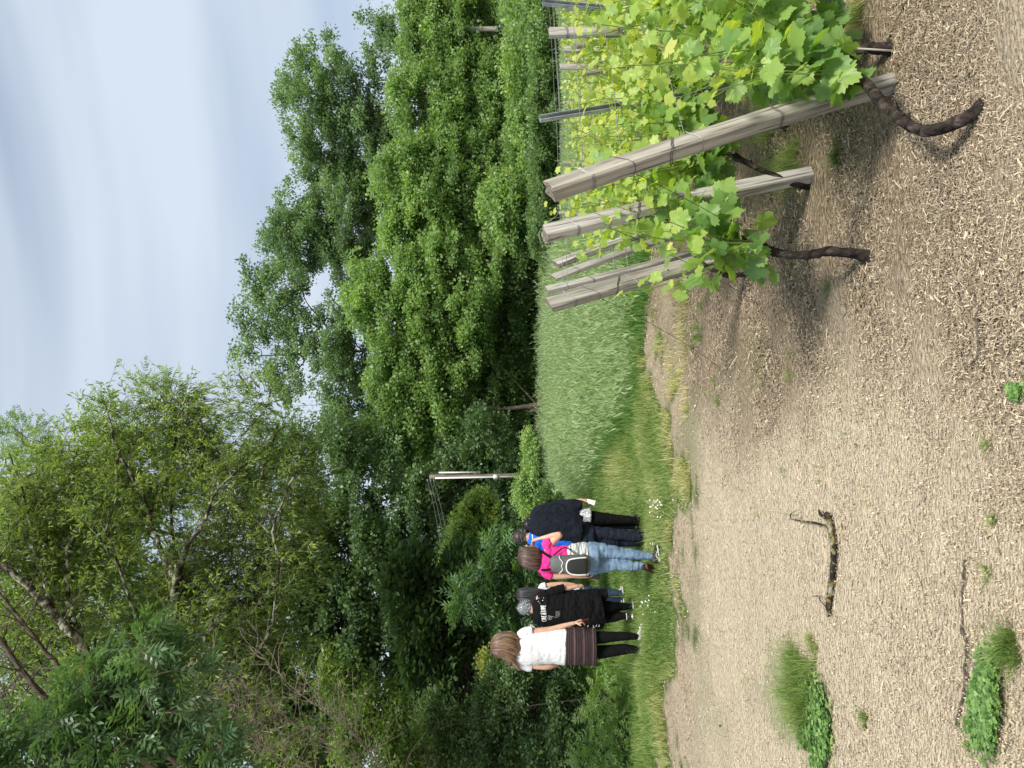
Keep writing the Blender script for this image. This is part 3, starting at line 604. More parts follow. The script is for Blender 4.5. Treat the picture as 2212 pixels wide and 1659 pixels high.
# the near leaning tree: limbs reach in from the left, narrow leaves, lichen on the bark
def limb_tree(name, label, base, limbs, leafm, bark, nsec=18, seclen=(.7, 1.7), tw=9, nleaf=11, leaf=(.07, .11), tmpl=None, tint0=.5, bias=(0.1, 0, .55), group=None, start=.12, cat='tree', droop=.35, sec_r=.012, drop=0.0, twl=(.25, .6), extra=(), ntw=0):
    root = thing(name, base, label, cat, group); W, Lf = Acc(), Acc(); sec0 = []
    for pts, r0, r1 in limbs:
        sp = spline([np.array(p) for p in pts], 26); sp[1:-1] += rng.normal(0, .012, (24, 3))
        tube(W, sp, np.linspace(r0, r1, 26), 9, wob=.10)
        Llen = np.linalg.norm(np.diff(sp, axis=0), axis=1).sum(); k = int(nsec * Llen / 4)
        for s in rng.uniform(start, 1, k):
            i = min(24, int(s * 25)); t_ = unit(sp[i + 1] - sp[i])
            dv = unit(.5 * t_ + 1.0 * rdir(1)[0] * [1, 1, 1] + np.array(bias)); sec0.append((sp[i], dv, rng.uniform(*seclen) * (1.1 - .45 * s), .25 * (r0 * (1 - s) + r1 * s) + sec_r * .5))
    P0, P1, leafP, leafD = [], [], [], []
    for p, dv, ln_, rr in sec0:
        q = [p]; d_ = dv.copy()
        for _ in range(6):
            d_ = unit(d_ + rng.normal(0, .16, 3) + [0, 0, -.03]); q.append(q[-1] + d_ * ln_ / 6)
        q = np.array(q); tube(W, q, np.linspace(rr, .003, 7), 5, cap=False)
        if rng.uniform() < drop: continue
        for s in rng.uniform(.2, 1, tw):
            i = min(5, int(s * 6)); a = q[i] + (q[i + 1] - q[i]) * rng.uniform(); td = unit(unit(q[i + 1] - q[i]) * .6 + rdir(1)[0] * .9 + [0, 0, .15]); tl = rng.uniform(*twl)
            P0.append(a); P1.append(a + td * tl)
    if extra:
        ar = np.array([e[2] * e[3] for e in extra], float); ar /= ar.sum()
        for e, a_ in zip(extra, ar):
            k = int(ntw * a_); S_ = e[4] / F; kc = max(4, k // 14); c = P(e[0], e[1], e[4])
            cc = c + rdir(kc) * (rng.uniform(0, 1, kc) ** .4)[:, None] * np.array([e[2] * S_, max(e[2], e[3]) * S_ * .8, e[3] * S_])
            ci_ = rng.integers(0, kc, k); a0 = cc[ci_] + rng.normal(0, .16, (k, 3)); a1 = a0 + unit(a0 - cc[ci_] + rng.normal(0, .08, (k, 3)) + [0, 0, .05]) * rng.uniform(*twl, k)[:, None]
            P0 += list(a0); P1 += list(a1)
            for q_ in cc[::3]:
                tube(W, spline([c + rng.normal(0, .3, 3), (c + q_) / 2 + rng.normal(0, .15, 3), q_], 6), np.linspace(.018, .004, 6), 4, cap=False)
    P0, P1 = np.array(P0), np.array(P1); twigs(W, P0, P1, .0045, .002)
    n_ = len(P0); ci = np.repeat(np.arange(n_), nleaf); s = rng.uniform(.1, 1.05, len(ci))[:, None]
    pos = P0[ci] * (1 - s) + P1[ci] * s; axis = unit(unit(P1 - P0)[ci] * .6 + rdir(len(ci)) * .75 + [0, 0, -droop]); R = frames(axis, unit(rdir(len(ci)) * .6 + [0, 0, 1]))
    tint = np.clip(tint0 + rng.normal(0, .13, n_)[ci] + rng.normal(0, .08, len(ci)) + .13 * fbm(pos[:, 0] * .8, pos[:, 2] * .8, pos[:, 1] * .5, seed=5), 0, 1); sz = rng.uniform(*leaf, len(ci))
    scatter(Lf, tmpl or T_LANCE, pos, R, sz, tint)
    W.build('trunk', bark, root); Lf.build('crown', leafm, root); return root
d1 = 12.5
limb_tree('leaning_tree', 'olive leaved tree with lichen spotted trunk, its limbs reaching in level from the left edge', (-11.5, 13, .3),
    [([(-11.5, 13, .2), P(-330, 700, 13), P(-60, 400, d1), P(90, 388, d1), P(230, 384, d1), P(360, 376, d1), P(420, 384, d1)], .16, .06),
     ([P(400, 382, d1), P(470, 400, d1 - .2), P(530, 440, d1 - .4), P(600, 470, d1 - .5), P(680, 560, d1)], .045, .012),
     ([P(410, 380, d1), P(480, 345, d1 + .3), P(600, 300, d1 + .4), P(700, 250, d1), P(770, 230, d1)], .05, .012),
     ([P(420, 382, d1), P(560, 370, d1 + .8), P(700, 380, d1 + 1), P(800, 400, d1)], .035, .01),
     ([P(240, 384, d1), P(320, 300, d1 - .6), P(430, 260, d1 - .9), P(540, 215, d1 - 1)], .035, .01),
     ([P(170, 384, d1), P(290, 450, d1 - .6), P(330, 480, d1 - .8)], .03, .01)],
    L_OLIVE, M_LICHEN, nsec=20, seclen=(.7, 1.5), tw=9, nleaf=10, tint0=.52, group='leaning trees on the left bank', start=.32, bias=(.1, .75, .45), leaf=(.08, .125),
    extra=[(640, 130, 90, 100, 13.6), (740, 260, 75, 50, 13.2), (800, 370, 60, 50, 13.2), (600, 290, 130, 90, 13.8), (450, 220, 140, 100, 14), (690, 430, 110, 80, 13.4), (560, 500, 130, 80, 13.6), (400, 440, 140, 90, 14.2), (250, 330, 120, 90, 14), (780, 540, 60, 50, 12.8), (530, 130, 90, 70, 13)], ntw=5200)
d2 = 13.2
limb_tree('leaning_tree', 'lower leaning tree whose dark limb passes below the lichen spotted one', (-12, 14, .3),
    [([(-12, 14, .3), P(-280, 800, 14), P(0, 560, d2), P(160, 508, d2), P(300, 520, d2), P(400, 545, d2), P(470, 562, d2), P(600, 560, d2), P(740, 600, d2)], .13, .02),
     ([P(300, 520, d2), P(420, 600, d2 - .6), P(520, 590, d2 - 1), P(640, 640, d2 - 1)], .04, .01),
     ([P(180, 510, d2), P(250, 560, d2 - .5), P(330, 590, d2 - 1), P(440, 600, d2 - 1)], .03, .008)],
    L_OLIVE, M_LICHEN, nsec=15, seclen=(.6, 1.3), tw=8, nleaf=9, tint0=.42, group='leaning trees on the left bank', start=.3, bias=(.1, .75, .45), leaf=(.08, .12),
    extra=[(350, 570, 130, 70, 13.4), (650, 630, 90, 50, 13), (500, 640, 110, 60, 13.3), (200, 560, 110, 70, 13.4)], ntw=1900)
d3 = 11.5
limb_tree('leaning_tree', 'upper leaning tree whose dark trunk slants up to the top of the view', (-10.5, 12, .3),
    [([(-10.5, 12, .3), P(-300, 640, 12), P(0, 380, d3), P(79, 310, d3), P(180, 240, d3), P(280, 165, d3), P(330, 120, d3), P(420, 30, d3), P(470, -60, d3)], .14, .04),
     ([P(260, 180, d3), P(360, 150, d3 + .5), P(480, 150, d3 + .7), P(579, 215, d3 + .8)], .045, .012),
     ([P(330, 120, d3), P(450, 80, d3 + .6), P(560, 60, d3 + .8), P(680, 20, d3 + 1)], .04, .01),
     ([P(160, 250, d3), P(190, 120, d3 + .6), P(230, 0, d3 + .9)], .04, .02),
     ([P(60, 320, d3), P(120, 200, d3 - .4), P(160, 60, d3), P(190, -60, d3)], .05, .02)],
    L_OLIVE, M_LICHEN, nsec=15, seclen=(.7, 1.6), tw=8, nleaf=9, tint0=.5, group='leaning trees on the left bank', start=.3, bias=(.1, .75, .45), leaf=(.08, .12),
    extra=[(420, 80, 130, 90, 12.5), (250, 60, 120, 80, 12.6), (560, 60, 90, 70, 12.4), (120, 230, 90, 70, 12)], ntw=1700)
limb_tree('bare_tree', 'dead grey branches without leaves reaching in at the upper left corner', (-9.5, 10.5, .3),
    [([(-9.5, 10.5, .3), P(-300, 500, 10.5), P(-20, 210, 10.2), P(120, 120, 10), P(300, -20, 10)], .09, .03),
     ([P(-100, 260, 10.3), P(60, 230, 10), P(190, 150, 10), P(300, 60, 10), P(420, -30, 10)], .05, .015),
     ([P(-60, 120, 10.3), P(60, 60, 10), P(160, 0, 10)], .06, .03)],
    L_OLIVE, M_BARK, nsec=22, seclen=(.6, 1.6), tw=3, nleaf=1, tint0=.6, drop=.5, start=.3, group='dead branches on the left bank')
limb_tree('dead_bush', 'tangle of bare grey twigs at the left edge below the leaning trees', (-7.5, 10.2, .3),
    [([(-7.5, 10.2, .3), P(-60, 900, 10), P(60, 690, 9.6), P(150, 560, 9.4), P(240, 440, 9.3)], .009, .004),
     ([(-7.4, 10.3, .3), P(-20, 860, 10), P(80, 760, 9.6), P(170, 640, 9.4), P(260, 540, 9.6)], .008, .004),
     ([(-7.6, 10.1, .3), P(-80, 760, 10), P(20, 600, 9.6), P(110, 520, 9.4), P(170, 450, 9.3)], .008, .004),
     ([(-7.5, 10.2, .3), P(-20, 720, 9.8), P(60, 560, 9.6), P(90, 440, 9.4), P(80, 380, 9.3)], .008, .004)],
    L_OLIVE, M_TWIG, nsec=34, seclen=(.4, 1.0), tw=4, nleaf=2, tint0=.5, drop=.35, start=.25, cat='bush', bias=(.5, 0, .1), group='dead branches on the left bank', sec_r=.008, twl=(.15, .35))
crown_tree('bush', 'mixed bush of narrow leaves under the bare grey twigs', 11.5, [(30, 860, 90, 70), (130, 820, 80, 60), (60, 760, 80, 50), (200, 740, 60, 50), (20, 640, 70, 60)], L_OLIVE, nclump=130, nl=22, tint0=.3, cat='bush', group=BU, rc=(.15, .35), lsize=(.12, .2), trunk_r=.014, tmpl=T_SPRAYN, shell=.3)
# compound leaved boughs hanging in close at the upper left
d5 = 7.0
limb_tree('ash_bough', 'leafy bough of dark feathered leaves hanging in close at the upper left corner', (-6.5, 7.2, .3),
    [([(-6.5, 7.2, .2), P(-300, 700, 7.2), P(-80, 420, 7), P(30, 300, d5), P(120, 220, d5), P(200, 200, d5)], .07, .012),
     ([P(-120, 450, 7.1), P(0, 380, 6.9), P(90, 330, 6.9), P(170, 330, 6.8), P(230, 350, 6.8)], .03, .008),
     ([P(-100, 430, 7.1), P(-40, 240, 7.2), P(40, 130, 7.2), P(120, 90, 7.2)], .035, .01),
     ([P(-100, 440, 7.1), P(-80, 200, 7), P(0, 60, 7), P(60, -20, 7)], .035, .01),
     ([P(-80, 460, 7.1), P(20, 450, 7), P(90, 440, 7)], .02, .006)],
    L_ASH, M_TWIG, nsec=24, seclen=(.3, .7), tw=7, nleaf=4, leaf=(.16, .25), tmpl=T_PINN, tint0=.52, start=.35, bias=(.1, 0, .1), group='boughs hanging in from the left', twl=(.1, .25), droop=.5)

# ------------------------------------------------------------------ utility poles and cables
M_POLE = solid('weathered_pole', [(.3, (.09, .075, .06)), (.7, (.22, .19, .15))], scale=6, stretch=(3, 3, .4), rough=.9)
M_PLASTIC = solid('white_conduit', [(.62, .62, .6), (.75, .75, .73)], rough=.5)
M_CABLE = solid('cable', [(.10, .10, .10), (.16, .16, .16)], rough=.5)
def straight(acc, a, b, r, sides=8, **k): tube(acc, np.array([a, (np.array(a) + np.array(b)) / 2, b], float), r, sides, **k)
dp = 31.0; b0 = P(633, 1150, dp); b0[2] = float(ground(b0[0], dp)); t0 = P(629, 928, dp)
pole = thing('utility_pole', b0, 'brown wooden utility pole with white conduits rising in front of the grove', 'utility pole', 'utility poles')
a = Acc(); straight(a, b0, t0, [.115, .105, .095], 12); a.build('pole', M_POLE, pole)
for (u1, v1, v2, r) in ((626, 940, 1137, .036), (638, 948, 1038, .034)):
    a = Acc(); straight(a, P(u1, v1, dp - .2), P(u1 + (4 if v2 > 1100 else 1), v2, dp - .2), r); a.build('conduit', M_PLASTIC, pole)
a = Acc(); straight(a, P(629, 1066, dp - .22), P(629, 1076, dp - .22), .1, 4); a.build('number_plate', M_PLASTIC, pole)
a = Acc(); straight(a, P(622, 1128, dp - .25), P(620, 1140, dp - .25), .09, 8); a.build('meter_box', M_PLASTIC, pole)
for v in (923, 930, 937):
    a = Acc(); straight(a, P(624, v, dp), P(618, v + 2, dp), [.03, .05, .03], 8); a.build('insulator', M_CABLE, pole)
for i, (v0, v1, lab) in enumerate(((924, 934, 'highest cable running left from the utility pole'), (929, 950, 'middle cable running left from the utility pole'), (936, 962, 'lowest cable running left from the utility pole'))):
    c0 = thing('power_cable', P(620, v0, dp), lab, 'cable', 'cables of the utility pole')
    e0, e1 = P(620, v0, dp), P(300, v1 + 14, dp - 4); t = np.linspace(0, 1, 24)[:, None]
    a = Acc(); tube(a, e0 * (1 - t) + e1 * t - np.array([0, 0, .5]) * 4 * t * (1 - t) * .6, .009, 5); a.build('strand', M_CABLE, c0)
dp2 = 37.2; b1 = P(1594, 1150, dp2); b1[2] = float(ground(b1[0], dp2))
pole2 = thing('utility_pole', b1, 'pale pole half hidden by the trees above the upright vineyard post', 'utility pole', 'utility poles')
a = Acc(); straight(a, b1, P(1597, 962, dp2), [.15, .14, .12], 10); a.build('pole', solid('pale_pole', [(.25, .23, .2), (.4, .37, .33)], rough=.8), pole2)
a = Acc(); straight(a, P(1596, 1070, dp2 - .15), P(1596, 1078, dp2 - .15), .16, 8); a.build('clamp', M_CABLE, pole2)

# ------------------------------------------------------------------ vineyard
M_WOOD = solid('weathered_oak', [(.24, (.04, .036, .03)), (.38, (.19, .175, .145)), (.52, (.35, .33, .28)), (.8, (.52, .49, .42))], scale=22, stretch=(1.3, 1.3, .07), rough=.9, spec=.2, bump=.006, bscale=30, detail=7, distort=.4)
M_WOOD2 = solid('pale_weathered_wood', [(.24, (.04, .036, .033)), (.38, (.24, .22, .19)), (.52, (.47, .45, .41)), (.8, (.66, .64, .60))], scale=20, stretch=(1.3, 1.3, .07), rough=.9, spec=.2, bump=.006, bscale=28, detail=7, distort=.4)
def crack(m_, sc=70, lo=.36, dark=.22):
    nt = m_.node_tree; N, L = nt.nodes, nt.links; p_ = [n for n in N if n.type == 'BSDF_PRINCIPLED'][0]; src = p_.inputs['Base Color'].links[0].from_socket
    tcn = N.new('ShaderNodeTexCoord'); mp_ = N.new('ShaderNodeMapping'); mp_.inputs['Scale'].default_value = (1, 1, .035); L.new(tcn.outputs['Object'], mp_.inputs[0])
    nz_ = N.new('ShaderNodeTexNoise'); nz_.inputs['Scale'].default_value = sc; nz_.inputs['Detail'].default_value = 4; L.new(mp_.outputs[0], nz_.inputs[0])
    c_ = ramp(nt, [(lo, (dark, dark, dark)), (lo + .07, (1, 1, 1))], nz_.outputs['Fac']); mu = N.new('ShaderNodeMix'); mu.data_type = 'RGBA'; mu.blend_type = 'MULTIPLY'; mu.inputs[0].default_value = 1
    L.new(src, mu.inputs[6]); L.new(c_, mu.inputs[7]); L.new(mu.outputs[2], p_.inputs['Base Color'])
crack(M_WOOD, 75, .34, .35); crack(M_WOOD2, 60, .35, .30)
M_ENDG = solid('end_grain', [(.3, (.06, .05, .042)), (.7, (.26, .225, .18))], scale=60, rough=.95, bump=.003)
M_WIRE = solid('galvanised_wire', [(.16, .17, .16), (.34, .35, .34)], scale=60, rough=.55, metal=.4)
M_RUST = solid('dark_wire', [(.05, .045, .04), (.16, .13, .11)], scale=60, rough=.7)
M_STEEL = solid('galvanised_steel', [(.3, (.28, .31, .34)), (.7, (.50, .54, .57))], scale=12, rough=.45, metal=.55)
VR = unit(np.array([.7071, .7071, 0.0]))

def post(label, top, base, w, dpt, m_, wraps=(), yaw=35, name='vineyard_post', tilt_cut=.25, knots=0, brace=None, group='weathered wooden posts of the vine rows', sides=None):
    """four sided weathered post from base to top; w, dpt are face widths"""
    top, base = np.array(top), np.array(base); L = np.linalg.norm(top - base); ax = (top - base) / L
    root = thing(name, base, label, 'post', group)
    a_ = math.radians(yaw); sx = np.array([math.cos(a_), math.sin(a_), 0]); sx = unit(sx - (sx @ ax) * ax); sy = np.cross(ax, sx)
    def local_mesh(acc, nm, mt):
        me = acc.mesh(nm, (0, 0, 0), smooth=False); me.materials.append(mt)
        if len(acc.mi) and mt is m_: me.materials.append(M_ENDG)
        o = bpy.data.objects.new(nm, me); COL.objects.link(o); o.parent = root
        M = Matrix.Identity(4)
        for i in range(3): M[i][0] = sx[i]; M[i][1] = sy[i]; M[i][2] = ax[i]
        o.matrix_local = M; return o
    n = 30; zz = np.linspace(-.15, L, n); c = .12 * min(w, dpt)
    if sides: th = np.arange(sides) * 2 * PI / sides; prof = np.stack([np.cos(th) * w / 2, np.sin(th) * dpt / 2], -1)
    else: prof = np.array([(-w/2 + c, -dpt/2), (0, -dpt/2), (w/2 - c, -dpt/2), (w/2, -dpt/2 + c), (w/2, 0), (w/2, dpt/2 - c), (w/2 - c, dpt/2), (0, dpt/2), (-w/2 + c, dpt/2), (-w/2, dpt/2 - c), (-w/2, 0), (-w/2, -dpt/2 + c)])
    k = len(prof); bow = rng.normal(0, .012); bowy = rng.normal(0, .01); sd = rng.integers(1000)
    V = []
    for i, z in enumerate(zz):
        s_ = z / L; off = np.array([bow * math.sin(PI * s_), bowy * math.sin(PI * s_)]); wv = 1 + .05 * fbm(np.full(k, z * 5), prof[:, 0] * 40, prof[:, 1] * 40, seed=int(sd))
        pz = np.full(k, z)
        if i == n - 1: pz = z + tilt_cut * (prof[:, 0] - prof[:, 1]) * .5 + rng.normal(0, .004, k)
        V.append(np.stack([prof[:, 0] * wv + off[0], prof[:, 1] * wv + off[1], pz], -1))
    V = np.array(V).reshape(-1, 3); i = np.arange(n - 1)[:, None] * k; j = np.arange(k)[None]; j2 = (j + 1) % k
    acc = Acc(); acc.add(V, np.stack([i + j, i + j2, i + k + j2, i + k + j], -1).reshape(-1, 4))
    topv = V[-k:]; acc.add(np.concatenate([topv, topv.mean(0, keepdims=True)]), np.stack([np.arange(k), (np.arange(k) + 1) % k, np.full(k, k)], -1), mat=1)
    local_mesh(acc, 'timber', m_)
    for (s_, turns, slope, rust) in wraps:
        acc = Acc(); pts = []
        for t_ in np.linspace(0, turns, int(turns * 24)):
            a1 = t_ * 2 * PI; cx, cy_ = math.cos(a1), math.sin(a1); m2 = max(abs(cx) / (w / 2 + .003), abs(cy_) / (dpt / 2 + .003)); rr = 1 / m2
            rr = min(rr, .96 * math.hypot(w / 2, dpt / 2) + .002)
            pts.append((cx * rr + bow * math.sin(PI * s_), cy_ * rr + bowy * math.sin(PI * s_), s_ * L + slope * cx * w + t_ * rng.uniform(.006, .009)))
        tube(acc, pts, .0016, 4); local_mesh(acc, 'wire_tie', M_RUST if rust else M_WIRE)
    for q in range(knots):
        acc = Acc(); z = L * rng.uniform(.15, .8); p0 = np.array([rng.uniform(-.2, .2) * w, -dpt / 2 - .001, z]); tube(acc, [p0 + [0, .004, 0], p0, p0 + [0, -.0015, 0]], [.005, .005, .003], 8); local_mesh(acc, 'nail_hole', M_RUST)
    if brace: brace(root)
    return root
def at_base(u, v): return GP(u, v)
B1, B2, B3, B4 = at_base(1480, 1930), at_base(1283, 1758), at_base(1118, 1622), at_base(1128, 1545)
T1, T2, T3, T4 = P(1246, 1188, 2.66), P(1154, 1176, 3.42), P(1001, 1186, 4.55), P(1032, 1181, 5.35)
wr = ((.90, 2, .3, False), (.80, 1.2, .5, True), (.66, 2, -.3, True), (.60, 1.4, .3, False), (.36, 2, .1, True))
post('nearest leaning post, square grey oak with wire ties, foot behind the bent vine trunk', T1, B1, .072, .066, M_WOOD, wr, 38, knots=3)
post('second nearest leaning post, splintered pale face and a loose wire loop on top', T2, B2, .078, .06, M_WOOD2, wr[:4], 36, knots=2, tilt_cut=-.2)
post('leaning post farthest to the left, smooth side and a dark split strip along its edge', T3, B3, .10, .07, M_WOOD, wr[:4], 34, knots=1)
post('thin leaning post standing close behind the leftmost one', T4, B4, .055, .05, M_WOOD2, ((.9, 2, .3, False), (.75, 2, .3, True)), 40)
B5, B6 = at_base(1165, 1500), at_base(1185, 1475)
post('pointed split post just right of the leftmost pair', P(1059, 1196, 6.0), B5, .062, .045, M_WOOD2, ((.85, 1.5, .3, True),), 30, tilt_cut=.9)
post('rough dark sided post, rightmost of the four leaning together', P(1088, 1200, 6.5), B6, .085, .06, M_WOOD2, ((.88, 1.5, .3, True),), 42, tilt_cut=.5)
def up(u, v, d, vb=None):
    t = P(u, v, d); return t
def up_base(u, d):
    p = P(u, 1300, d); p[2] = float(ground(p[0], d)); return p
post('upright square grey post standing amid the vine leaves at the right', P(1588, 1186, 5.0), up_base(1592, 5.02), .062, .055, M_WOOD2, ((.9, 3, .1, False), (.62, 3, .4, False)), 8, tilt_cut=0)
post('slanting broken brown stake beside the upright grey post', P(1560, 1242, 5.6), up_base(1600, 5.9), .06, .045, M_WOOD, (), 30, sides=8)
post('short round brown stake with a dark sawn top above the vines', P(1499, 1257, 6.0), up_base(1530, 6.2), .045, .045, M_WOOD, (), 0, sides=10)
post('thin pinkish stake in front of the meadow, right of the brown round one', P(1515, 1210, 7.4), up_base(1514, 7.4), .055, .04, M_WOOD2, (), 0)
post('narrow white stake between the pink stake and the upright post', P(1530, 1221, 7.8), up_base(1530, 7.8), .035, .03, M_WOOD2, (), 0)
post('grey stake leaning behind the slanting broken one', P(1552, 1218, 7.0), up_base(1556, 7.0), .06, .04, M_WOOD2, (), 20)
post('white split post at the right border under the steel stake', P(1645, 1218, 6.2), up_base(1638, 6.3), .07, .05, M_WOOD2, ((.9, 2, .2, False),), 10, tilt_cut=.8)
post('faint grey stake in the tall grass left of the steel stake', P(1435, 1224, 9.0), up_base(1435, 9.0), .06, .05, M_WOOD2, (), 0)
post('tiny pale stake seen between the two nearest leaning posts', P(1199, 1207, 9.6), up_base(1199, 9.6), .04, .04, M_WOOD2, (), 0)
post('tiny white stake just right of the nearest leaning post top', P(1307, 1215, 9.2), up_base(1306, 9.2), .035, .035, M_WOOD2, (), 0)
def steel(label, top, base, w):
    root = thing('steel_stake', base, label, 'post', 'galvanised steel stakes of the vine rows'); ax = unit(top - base); sx = unit(np.array([.8, .35, 0]) - (np.array([.8, .35, 0]) @ ax) * ax); sy = np.cross(ax, sx)
    prof = np.array([(-w, -w * .8), (-w * .78, -w * .8), (-w * .78, w * .5), (w * .78, w * .5), (w * .78, -w * .8), (w, -w * .8), (w, w * .75), (-w, w * .75)]) / 2
    acc = Acc(); n = 2; k = len(prof); V = np.array([[p + sx * a_ + sy * b_ for a_, b_ in prof] for p in (base - ax * .1, top)]).reshape(-1, 3)
    j = np.arange(k); acc.add(V, [np.stack([j, (j + 1) % k, k + (j + 1) % k, k + j], -1), np.array([[k, k + 1, k + 2, k + 7], [k + 2, k + 3, k + 6, k + 7], [k + 3, k + 4, k + 5, k + 6]])]); acc.build('channel', M_STEEL, root, smooth=False)
    for s_ in np.linspace(.25, .95, 10):
        acc = Acc(); c = base + (top - base) * s_ - sx * w * .5; straight(acc, c - sx * .004, c - sx * .010, .004, 5); acc.build('hook', M_STEEL, root)
steel('leaning galvanised steel stake with a groove, tallest above the vine leaves', P(1402, 1166, 4.2), up_base(1478, 4.5), .036)
steel('galvanised steel stake cut by the right border of the view', P(1653, 1172, 4.6), up_base(1610, 4.8), .034)

# trellis wires along the rows
def row_pt(E, t, h): p = np.array([E[0], E[1], 0.0]) + VR * t; p[2] = float(ground(p[0], p[1])) + h; return p
ROWS = [('nearest', T1, B1, 4.0), ('second', T2, B2, 6.0), ('third', T3, B3, 8.0), ('fourth', T4, B4, 8.0), ('fifth', P(1059, 1196, 6.0), B5, 9.0), ('sixth', P(1088, 1200, 6.5), B6, 9.0)]
for ri, (nm, Tt, Bb, tl) in enumerate(ROWS):
    for (s_, what) in (((.91, 'upper'), (.61, 'lower')) if ri > 1 else ((.91, 'upper'), (.80, 'middle'), (.62, 'lower'), (.36, 'lowest'))):
        p0 = Tt * s_ + Bb * (1 - s_); p1 = row_pt(Bb, tl, p0[2] - .02)
        t = np.linspace(0, 1, 14)[:, None]; pts = p0 * (1 - t) + p1 * t - np.array([0, 0, .03]) * (4 * t * (1 - t)) + rng.normal(0, .003, (14, 3)) * (t > 0)
        w_ = thing('trellis_wire', p0, f'{what} wire of the {nm} vine row stretched from its leaning post', 'wire', 'wires of the vine trellis')
        a = Acc(); tube(a, pts, .0014 + .0002 * ri, 4); a.build('strand', M_WIRE, w_)
# guy wires
for (lab, Tt, Bb, s_, g_) in (('slack guy wire from the leftmost leaning post down to the bare soil', T3, B3, .80, GP(860, 1560)), ('guy wire from the nearest post down through the leaves', T1, B1, .80, GP(1085, 1700)), ('guy wire from the second nearest post down to the soil', T2, B2, .82, GP(1000, 1640))):
    p0 = Tt * s_ + Bb * (1 - s_); t = np.linspace(0, 1, 16)[:, None]; pts = p0 * (1 - t) + g_ * t - np.array([0, 0, .06]) * (4 * t * (1 - t))
    w_ = thing('guy_wire', g_, lab, 'wire', 'guy wires of the end posts'); a = Acc(); tube(a, pts, .0017, 4); a.build('strand', M_RUST, w_)
a = Acc(); lp = spline([T2 + [-.03, -.02, -.03], T2 + [-.045, -.03, .015], T2 + [0, -.03, .025], T2 + [.05, 0, -.01], T2 + [.09, .0, -.06], T2 + [.16, .1, -.07]], 30); tube(a, lp, .0018, 5)
tag(a.build('wire_loop', M_WIRE, origin=T2), 'loose end of wire looped over the top of the second nearest post', 'wire')

# vine leaves
def vine_leaf_template(fine=True, seed=0):
    r = np.random.default_rng(seed); n = 44 if fine else 18; V = [(0, 0.0, 0)]
    th = np.linspace(-PI * .93, PI * .93, n)
    for i, t_ in enumerate(th):
        lob = .64 + .28 * abs(math.cos(t_ * 2.45)) ** 1.4 + .12 * math.cos(t_)
        if abs(t_) > 2.5: lob *= .78
        ser = 1 + (.075 if i % 2 else -.06) * (1 if fine else .8)
        rr = .56 * lob * ser * r.uniform(.95, 1.05)
        V.append((math.sin(t_) * rr, .18 + math.cos(t_) * rr, 0))
    V = np.array(V); V[0] = (0, .12, 0)
    rad = np.hypot(V[:, 0], V[:, 1] - .18)
    V[:, 2] = -.28 * rad ** 2 + .05 * np.abs(V[:, 0]) + .03 * np.sin(np.arctan2(V[:, 0], V[:, 1] - .18) * 5) * rad * 2 + r.normal(0, .008, len(V))
    f = np.array([(0, i, i + 1) for i in range(1, n)])
    # petiole
    b = len(V); V = np.concatenate([V, [(-.012, .12, 0), (.012, .12, 0), (.010, -.42, -.12), (-.010, -.42, -.12)]])
    t_ = np.zeros(len(V)); t_[0] = -.04; t_[b:] = .25
    return (V, [f, np.array([(b, b + 1, b + 2, b + 3)])], t_)
VLF = [vine_leaf_template(True, i) for i in range(4)]; VLC = [vine_leaf_template(False, i) for i in range(3)]
L_VINE = leafmat('vine_leaf', [(0, (.08, .17, .06)), (.35, (.18, .33, .10)), (.6, (.33, .48, .11)), (.82, (.54, .62, .15)), (1, (.62, .62, .22))], trans=.5, rough=.42, spec=.4, tcol=(1.45, 1.4, .38))
L_SHOOT = leafmat('green_shoot', [(0, (.10, .16, .05)), (.5, (.22, .30, .08)), (1, (.18, .09, .05))], trans=.1)
M_VINE = solid('vine_bark', [(.36, (.010, .008, .007)), (.54, (.045, .036, .030)), (.75, (.15, .125, .105))], scale=30, stretch=(1, 1, .4), rough=.98, spec=.1, bump=.02, bscale=34, detail=7, distort=.6)

